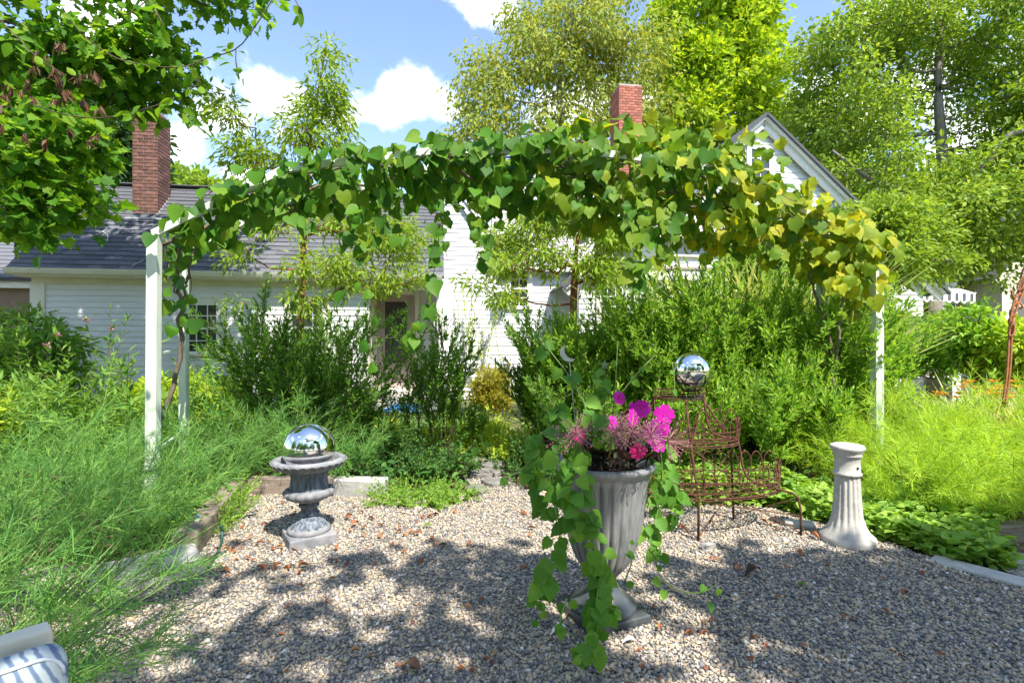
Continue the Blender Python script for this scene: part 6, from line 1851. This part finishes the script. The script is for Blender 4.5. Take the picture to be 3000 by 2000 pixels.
# dried allium heads
for (px, py, Y, r, lab) in ((1690, 1268, 2.30, .10, 'dried allium head over the trailing leaves of the pot'), (1850, 1262, 2.26, .085, 'dried purple allium head below the magenta flowers'), (1905, 1275, 2.24, .075, 'small dried allium head beside the rose flower'), (1955, 1290, 2.38, .11, 'pale dried allium head leaning over the pot edge'), (1635, 1290, 2.32, .07, 'reddish dried allium head half hidden in trailing leaves'), (1800, 1262, 2.3, .09, 'dried allium head at the middle of the pot rim')):
    p = np.array(P(px, py, Y)); root = thing('dried_allium', lab, 'flower head', (p[0], p[1], .76), None)
    n = 70; d = rdir(n, g); e = p + d * (r * g.uniform(.75, 1.08, n))[:, None]
    mb = MB()
    for q in range(n): mb.tube([p + d[q] * .004, e[q]], .0011, 3, False)
    mb.build('spokes', M['allium'], root)['kind'] = 'stuff'
    mb = MB()
    for q in range(n): mb.sphere(e[q], .0042, 5, 4)
    mb.build('seed_tips', M['allium'], root)['kind'] = 'stuff'
    b = np.array([TC.x + (p[0] - TC.x) * .5, TC.y + (p[1] - TC.y) * .3, .75]); mb = MB(); mb.tube([p, b], .004, 5); mb.build('stalk', M['l_gold'], root)

# ------------------------------------------------------------------ fallen leaves on the gravel
g = np.random.default_rng(55)
dry = []
for v in range(7):
    ol = [(0, 0), (.2, g.uniform(.1, .22)), (.5, g.uniform(.12, .32)), (.8, g.uniform(.08, .2)), (1, 0)]
    tv, tf = fan_leaf(ol, .2, 0); tv = tv.copy(); tv[:, 2] += .16 * np.sin(tv[:, 0] * (3 + v % 3)) * (.6 + .5 * (v % 2)) + abs(tv[:, 1]) * g.uniform(.3, 1.0)
    tv[:, 1] += .12 * np.sin(tv[:, 0] * 5 + v)
    tv[:, 2] -= tv[:, 2].min()
    dry.append(raw_mesh('fallen_leaf', tv, tf, M['l_dry'], True))
spots = [(830, 1480), (800, 1500), (850, 1530), (770, 1560), (745, 1575), (720, 1640), (735, 1650), (700, 1640), (820, 1660), (850, 1675), (870, 1690), (650, 1660), (610, 1680), (660, 1690), (620, 1540), (1120, 1570), (1110, 1550), (1160, 1565), (1180, 1570), (1090, 1610), (1150, 1605), (1230, 1640), (1270, 1520), (1265, 1515), (1240, 1570),
         (1010, 1520), (1050, 1510), (1040, 1490), (1060, 1570), (1360, 1790), (1400, 1765), (1220, 1830), (1180, 1960), (1460, 1920), (1440, 1935), (1340, 1970), (1400, 1975), (1450, 1955), (1890, 1960), (1860, 1915), (1910, 1780), (2060, 1820), (2090, 1825), (2010, 1870), (2080, 1865), (2350, 1770), (2290, 1760), (2310, 1780), (2710, 1690), (2720, 1780), (2650, 1935), (2740, 1925), (2620, 1920), (2200, 1935), (2190, 1945),
         (2260, 1540), (2280, 1550), (2370, 1575), (2400, 1580), (2080, 1640), (2110, 1650), (2150, 1665), (2250, 1540), (2220, 1880), (2240, 1910), (2150, 1890), (2480, 1815), (2470, 1820), (2420, 1655), (2350, 1635), (1530, 1500), (1555, 1570), (1545, 1555), (1380, 1490), (1330, 1500), (1400, 1510)]
for i in range(40):
    spots.append((g.normal(720, 120), g.normal(1600, 70)))
for i in range(18):
    spots.append((g.normal(1150, 120), g.normal(1570, 45)))
for i in range(30):
    spots.append((g.uniform(560, 2900), g.uniform(1500, 1990)))
for i, (px, py) in enumerate(spots):
    p = PG(px, py)
    if not inside(GRAVEL, np.array([p.x]), np.array([p.y]))[0]: continue
    if (p - Vector((UC.x, UC.y, 0))).length < .17 or (p - Vector((TC.x, TC.y, 0))).length < .2: continue
    s = g.uniform(.03, .06) * (1.2 if py < 1700 else .85)
    o = place('fallen_leaf', dry[i % 7], None, (p.x, p.y, .014), (R(g.normal(0, 12)), R(g.normal(0, 10)), g.uniform(0, 6.28)), (s, s, s))
    tag(o, 'curled rust-brown dry leaf lying on the gravel', 'leaf', 'dry leaves on the gravel')
for (px, py, lab, mt, s) in ((1168, 1962, 'large pale brown curled leaf lying on the gravel', 'l_litter', .11), (1235, 1548, 'olive green fallen leaf lying on the gravel', 'l_vine_mid', .08), (1610, 1867, 'fallen white trumpet blossom near the tall pot', 'white', .10), (1820, 1890, 'small fallen white petal in front of the tall pot', 'white', .07), (2180, 1695, 'long dark fallen pod on the shaded gravel', 'l_brown', .14), (2330, 1720, 'green fallen leaf on the shaded gravel', 'l_vine', .06)):
    p = PG(px, py); tv, tf = fan_leaf([(0, 0), (.2, .1), (.55, .24), (.8, .16), (1, 0)], .35, -.1); tv = tv.copy(); tv[:, 2] += .25 * np.sin(tv[:, 0] * 3.1); tv[:, 2] -= tv[:, 2].min()
    o = place('fallen_leaf' if 'leaf' in lab else 'fallen_blossom' if 'white' in lab else 'fallen_pod', raw_mesh('fallen_leaf', tv, tf, M[mt], True), None, (p.x, p.y, .012), (0, 0, g.uniform(-.5, .5)), (s, s, s))
    tag(o, lab, 'leaf' if 'leaf' in lab else 'petal' if 'white' in lab else 'pod')

# ------------------------------------------------------------------ climbing sprays against the sky, brown seed clusters
g = np.random.default_rng(99)
sp_ = thing('overhanging_vine', 'thin dark climbing vine sprays hanging against the sky', 'vine', P(330, 60, 2.7))
paths = [[(180, 20), (230, 90), (330, 165), (430, 190), (530, 196), (600, 170), (690, 142), (750, 70), (800, -10)], [(80, 300), (170, 330), (280, 345), (380, 330), (450, 310), (520, 285)], [(420, -20), (470, 60), (480, 100)], [(690, 142), (690, 180), (700, 230)], [(560, 190), (580, 240), (555, 260)], [(-20, 40), (60, 120), (110, 170), (190, 220)], [(330, 20), (370, 40), (440, -10)], [(850, -30), (870, 10), (882, 25)], [(520, 290), (560, 350), (600, 390)]]
pth = []
for q in paths:
    c = curve([P(x, y_, 2.75 + g.normal(0, .03)) for x, y_ in q], 24); pth.append(c); MB().tube(c, .0032, 5).build('stem', M['twig'], sp_, True)
gl = [raw_mesh('leaf', *T_OVAL, M['l_maple'], True), raw_mesh('leaf', *fan_leaf([(0, 0), (.15, .2), (.4, .3), (.7, .2), (1, 0)], .2, .15), M['l_maple'], True)]
for c in pth:
    m = int(np.linalg.norm(np.diff(c, axis=0), axis=1).sum() * 34)
    for q in range(m):
        i = int(g.integers(0, 24)); leaf_object(gl[q % 2], c[i] + g.normal(0, .02, 3), np.array([g.normal(0, .7), g.normal(0, .5), -.5 + g.normal(0, .4)]), rdir(1, g)[0] + np.array([0, -.4, .3]), g.uniform(.045, .085), sp_)
for i in range(30):
    px, py = g.uniform(-10, 330), g.uniform(120, 420)
    if py < 200 and px > 200: continue
    p = np.array(P(px, py, 2.8 + g.uniform(0, .3))); n = 7
    V, F = leaf_arrays(np.repeat(p[None], n, 0) + g.normal(0, .008, (n, 3)), np.array([0, 0, -1.]) + g.normal(0, .3, (n, 3)), rdir(n, g), .06 * (1 + g.normal(0, .2, n)), T_LANCE)
    MB().add(V, F).build('seed_cluster', M['l_brown'], sp_)
print('OBJECTS', len(bpy.data.objects), 'TRIS', sum(len(m.polygons) for m in bpy.data.meshes))
